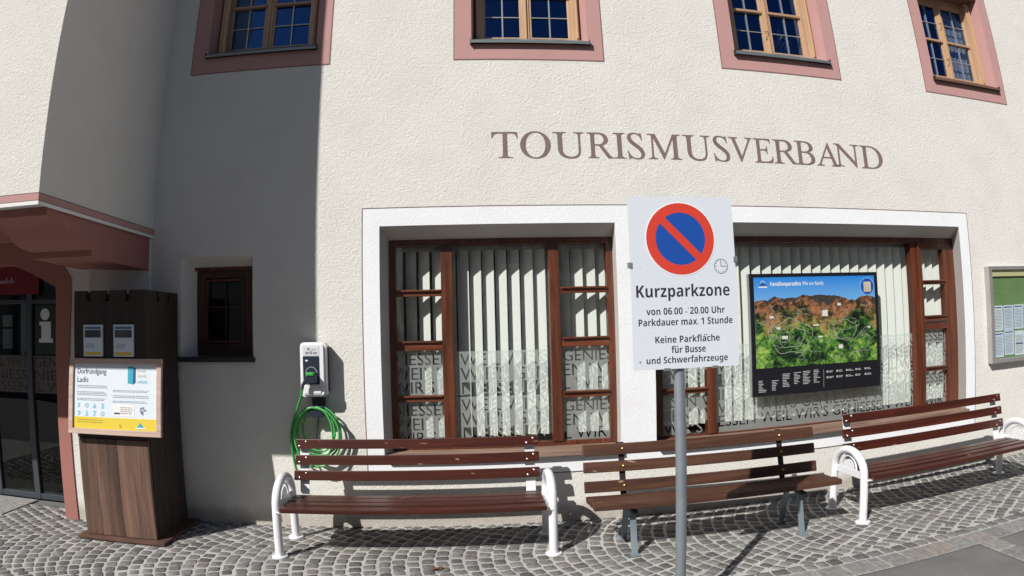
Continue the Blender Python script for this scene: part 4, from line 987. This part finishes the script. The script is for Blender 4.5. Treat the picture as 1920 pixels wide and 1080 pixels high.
for k in range(5):
    rx, rz = .170+rc.uniform(-.035, .032), .225+rc.uniform(-.04, .035); dy = -.045-.022*k+rc.uniform(-.004, .004); ox = rc.uniform(-.035, .035)
    for i in range(24):
        a = PI/2+2*PI*(i+24*k)/24
        coil.append((-1.300+ox*math.sin(a/2)+rx*math.cos(a), dy-.006*math.sin(a*2)-.0009*i, 1.055-rz+rz*math.sin(a)+rc.uniform(-.002, .002)))
cc = obj('cable_coil', tube(coil, .0092, 8), M_cable, t, smooth=True)
obj('cable_stripe', tube([(x-.0, y-.0075, z+.006) for x, y, z in coil], .0035, 6), M_cablel, cc, smooth=True)
obj('cable', tube(smooth_pts([(-1.29, -.03, 1.05), (-1.30, -.02, .95), (-1.315, -.02, .86), (-1.33, -.02, .75)]), .004, 6), M_ink, t)

# ================================================================== VILLAGE WALK STAND
t = thing('information_stand', 'tall dark wooden tower shaped stand with battlements, leaflets and a village walk board', 'stand', (-2.885, -.36, 0))
KX0, KX1, KY0, KY1 = -3.232, -2.545, -.605, -.085
obj('base_plate', bx(-3.285, -2.455, -.715, -.03, .012, .035, .003), M_rust, t)
# body: two side walls and a front, with battlements cut in the top edge
def battlement_front(x0, x1, z0, z1, y0, y1, gaps, gd):
    P_ = [(x0, z0), (x1, z0), (x1, z1)]
    for a, b2 in sorted(gaps, reverse=True): P_ += [(b2, z1), (b2, z1-gd), (a, z1-gd), (a, z1)]
    P_ += [(x0, z1)]; return prism_y(P_, y0, y1)
gx = [(-3.105, -3.070), (-2.918, -2.880), (-2.730, -2.695)]
obj('front_board', battlement_front(KX0, KX1, .84, 2.018, KY0-.045, KY0-.018, gx, .085), M_kiosk, t)
obj('back_board', battlement_front(KX0, KX1, .035, 2.018, KY1-.02, KY1, gx, .085), M_kiosk, t)
def side(x0, x1, nm):
    P_ = [(KY0-.018, .035), (KY1-.0205, .035), (KY1-.0205, 2.018)]
    for a, b2 in ((-.265, -.232), (-.455, -.422)): P_ += [(b2, 2.018), (b2, 1.933), (a, 1.933), (a, 2.018)]
    P_ += [(KY0-.018, 2.018)]; obj(nm, prism_x(P_, x0, x1), M_kiosk, t)
side(KX1-.024, KX1, 'side_board'); side(KX0, KX0+.024, 'side_board')
obj('inner_floor', bx(KX0+.025, KX1-.025, KY0-.017, KY1-.021, 1.86, 1.88), M_kiosk, t)
obj('slot', boxes([(-2.965, -2.935, KY0-.0465, KY0-.045, 1.775, 1.90), (-2.880, -2.850, KY0-.0465, KY0-.045, 1.775, 1.90)]), M_ink, t)
xp = [-3.222, -3.060, -2.845, -2.700, -2.552]
for i in range(4):
    obj('front_plank', bx(xp[i]+.0006, xp[i+1]-.0006, KY0-.052-.0008*(i % 2), KY0-.019, .040, .838, .0012), M_kioskp, t)
for X in (-3.028, -2.734):
    lf = obj('leaflet_holder', bx(X-.093, X+.093, KY0-.066, KY0-.0465, 1.497, 1.747, .003), M_paper, t)
    obj('leaflet_photo', boxes([(X-.080, X+.080, KY0-.0675, KY0-.0662, 1.645, 1.705)]), plain('dark_photo', (.05, .06, .07), .4, var=.5), lf)
    obj('leaflet_header', boxes([(X-.080, X+.080, KY0-.0675, KY0-.0662, 1.712, 1.732)]), plain('header_blue', (.10, .19, .30), .4), lf)
    obj('leaflet_bar', boxes([(X-.080, X+.080, KY0-.0675, KY0-.0662, 1.508, 1.530)]), M_yellow, lf)
    obj('print', lines_of_print(X-.07, X+.02, 1.56, 1.60, 4, KY0-.0664, rnd=rn), M_grey_ink, lf)
# the tilted board
BX0, BX1, BZ0, BZ1 = -3.262, -2.385, .885, 1.483; BYY = -.712
T = Matrix.Translation((0, BYY, BZ0)) @ Matrix.Rotation(R(-6), 4, 'X') @ Matrix.Translation((0, 0, 0))
def loc(bm_): bmesh.ops.transform(bm_, matrix=T, verts=bm_.verts); return bm_
HH = BZ1-BZ0
bd = obj('board_frame', loc(boxes([(BX0, BX1, -.028, .0, 0, .042), (BX0, BX1, -.028, .0, HH-.042, HH), (BX0, BX0+.042, -.0275, .0, .042, HH-.042), (BX1-.042, BX1, -.0275, .0, .042, HH-.042)], .004)), M_boardf, t)
obj('board_back', loc(bx(BX0+.01, BX1-.01, .0005, .02, .01, HH-.01)), M_kiosk, t)
ps = obj('poster', loc(bx(BX0+.042, BX1-.042, -.012, -.004, .042, HH-.042)), M_paper, t)
q0, q1 = BX0+.042, BX1-.042
yb = plain('poster_yellow', (.72, .55, .05), .5)
obj('yellow_strip', loc(bx(q0, q1, -.0135, -.0122, .044, .135)), yb, ps)
def ptxt(s, x, z, w, h, mat, **k):
    me_ = text_mesh(s, .1, width=w, height=h, **k); place_mesh(me_, x, -.0135, z, T); obj('poster_lettering', me_, mat, ps)
ptxt('Dorfrundgang', q0+.035, .462, .285, .056, M_ink); ptxt('Ladis', q0+.035, .408, .11, .043, M_ink)
for x0_, x1_, z0_, z1_, n_ in ((.035, .335, .36, .388, 2), (.035, .335, .302, .338, 3), (.035, .335, .262, .285, 2), (.385, .72, .335, .355, 2), (.385, .72, .29, .315, 2), (.385, .72, .252, .272, 2)):
    obj('poster_text', lines_of_print(q0+x0_, q0+x1_, z0_, z1_, n_, -.0130, rnd=rn, T=T), M_grey_ink, ps)
obj('tower_print', loc(prism_y([(q0+.525, .408), (q0+.575, .40), (q0+.575, .53), (q0+.56, .54), (q0+.525, .535)], -.0138, -.0124)), M_teal, ps)
obj('tower_print', loc(prism_y([(q0+.5755, .40), (q0+.597, .412), (q0+.597, .528), (q0+.5755, .53)], -.0138, -.0124)), M_navy, ps)
ptxt('RUND', q0+.615, .495, .075, .016, M_cream); ptxt('GANG', q0+.615, .455, .085, .02, M_cream); ptxt('LADIS', q0+.615, .41, .09, .02, M_teal)
obj('white_box', loc(boxes([(q0+.39, q0+.59, -.0132, -.0122, .148, .24)])), M_white_line, ps)
obj('poster_text', lines_of_print(q0+.46, q0+.58, .165, .225, 4, -.0136, rnd=rn, T=T), M_grey_ink, ps)
obj('poster_text', loc(boxes([(q0+.40, q0+.455, -.0138, -.0133, .165, .178)])), M_navy, ps)
rq = random.Random(12)
for r_ in range(2):
    for k in range(4):
        cx, cz_ = q0+.055+k*.078, .225-r_*.062
        bmi = bmesh.new()
        sh_ = (r_*4+k)
        if sh_ in (1, 7):
            b_ = ring_y((cx, cz_), .010, .018, -.0135, -.0125, seg=16); me_ = bpy.data.meshes.new('x'); b_.to_mesh(me_); b_.free(); bmi.from_mesh(me_)
        elif sh_ == 2:
            b_ = prism_y([(cx-.018, cz_-.018), (cx+.018, cz_-.018), (cx, cz_+.02)], -.0135, -.0125); me_ = bpy.data.meshes.new('x'); b_.to_mesh(me_); b_.free(); bmi.from_mesh(me_)
        else:
            add_box(bmi, cx-.004, cx+.004, -.0135, -.0125, cz_-.018, cz_+.018)
            for q in range(3):
                zq = cz_-.014+q*.014+rq.uniform(-.003, .003); ww = rq.uniform(.008, .018)
                add_box(bmi, cx-ww*(q != 1), cx+ww*(q != 0 or sh_ % 2), -.0137, -.0124, zq-.0035, zq+.0035)
        obj('icon_print', loc(bmi), M_iceblue, ps)
me_ = bmesh.new()
for q in range(9):
    a = rq.uniform(0, 6); add_box(me_, q0+.66+.03*math.cos(a)*rq.random()-.008, q0+.66+.03*math.cos(a)*rq.random()+.010, -.0136, -.0125, .165+q*.006, .175+q*.0065)
obj('sketch_print', loc(me_), M_grey_ink, ps)
obj('poster_text', lines_of_print(q0+.04, q0+.30, .085, .12, 2, -.0140, rnd=rn, T=T), plain('ochre_ink', (.4, .28, .03), .6), ps)
obj('poster_logo', loc(prism_y([(q0+.60, .056), (q0+.69, .056), (q0+.645, .105)], -.0145, -.0137)), M_teal, ps)
obj('poster_logo', loc(boxes([(q0+.60, q0+.69, -.0152, -.0146, .058, .068)])), M_white_line, ps)
ptxt('S', q0+.45, .058, .022, .026, M_ink)

# the houses across the street (behind the camera: they stand in the reflections)
for hx0, hx1, hy, hh, lab in ((-36.0, -19.0, -15.5, 7.0, 'long grey plastered house across the street at the far end'), (-18.0, -3.5, -15.0, 7.2, 'white plastered house across the street, the widest one'), (-2.5, 12.5, -16.5, 6.4, 'ochre plastered house across the street, the lowest one'), (14.0, 32.0, -15.0, 7.0, 'cream plastered house across the street beyond the ochre one')):
    t = thing('village_house', lab, 'house', ((hx0+hx1)/2, hy, 0), group='houses across the street')
    obj('wall', bx(hx0, hx1, hy-8, hy, -.01, hh), plain('far_plaster', (.6, .57, .5) if hx0 < -5 else (.5, .4, .25), .9), t)
    rf = prism_y([(hx0-.8, hh-.1), (hx1+.8, hh-.1), ((hx0+hx1)/2, hh+2.6)], hy-8.6, hy+.9); obj('roof', rf, M_soffit, t)
    n_ = int((hx1-hx0)/2.4)
    for f_ in range(2):
        for k in range(n_):
            xw = hx0+1.2+k*2.4; zw = 1.0+f_*2.9
            wf = obj('window', boxes([(xw-.1, xw, hy+.001, hy+.05, zw, zw+1.4), (xw+.9, xw+1.0, hy+.001, hy+.05, zw, zw+1.4), (xw, xw+.9, hy+.001, hy+.05, zw+1.3, zw+1.4), (xw, xw+.9, hy+.001, hy+.05, zw, zw+.1)]), M_white_line, t)
            obj('pane', bx(xw, xw+.9, hy+.002, hy+.012, zw+.1, zw+1.3), M_black, wf)

# fallen leaf on the cobbles
bm = bmesh.new(); c0 = bm.verts.new((0, 0, .016)); L_ = [bm.verts.new((.04*math.cos(a)*(1+.3*math.sin(5*a)), .028*math.sin(a), .012+.006*math.sin(3*a))) for a in [2*PI*i/14 for i in range(14)]]
for i in range(14): bm.faces.new((c0, L_[i], L_[(i+1) % 14]))
lf = obj('fallen_leaf', bm, plain('dry_leaf', (.10, .055, .03), .8)); lf.location = (-.29, -.96, .004); tag(lf, 'small dry brown leaf lying on the cobbles in front of the bench', 'leaf')
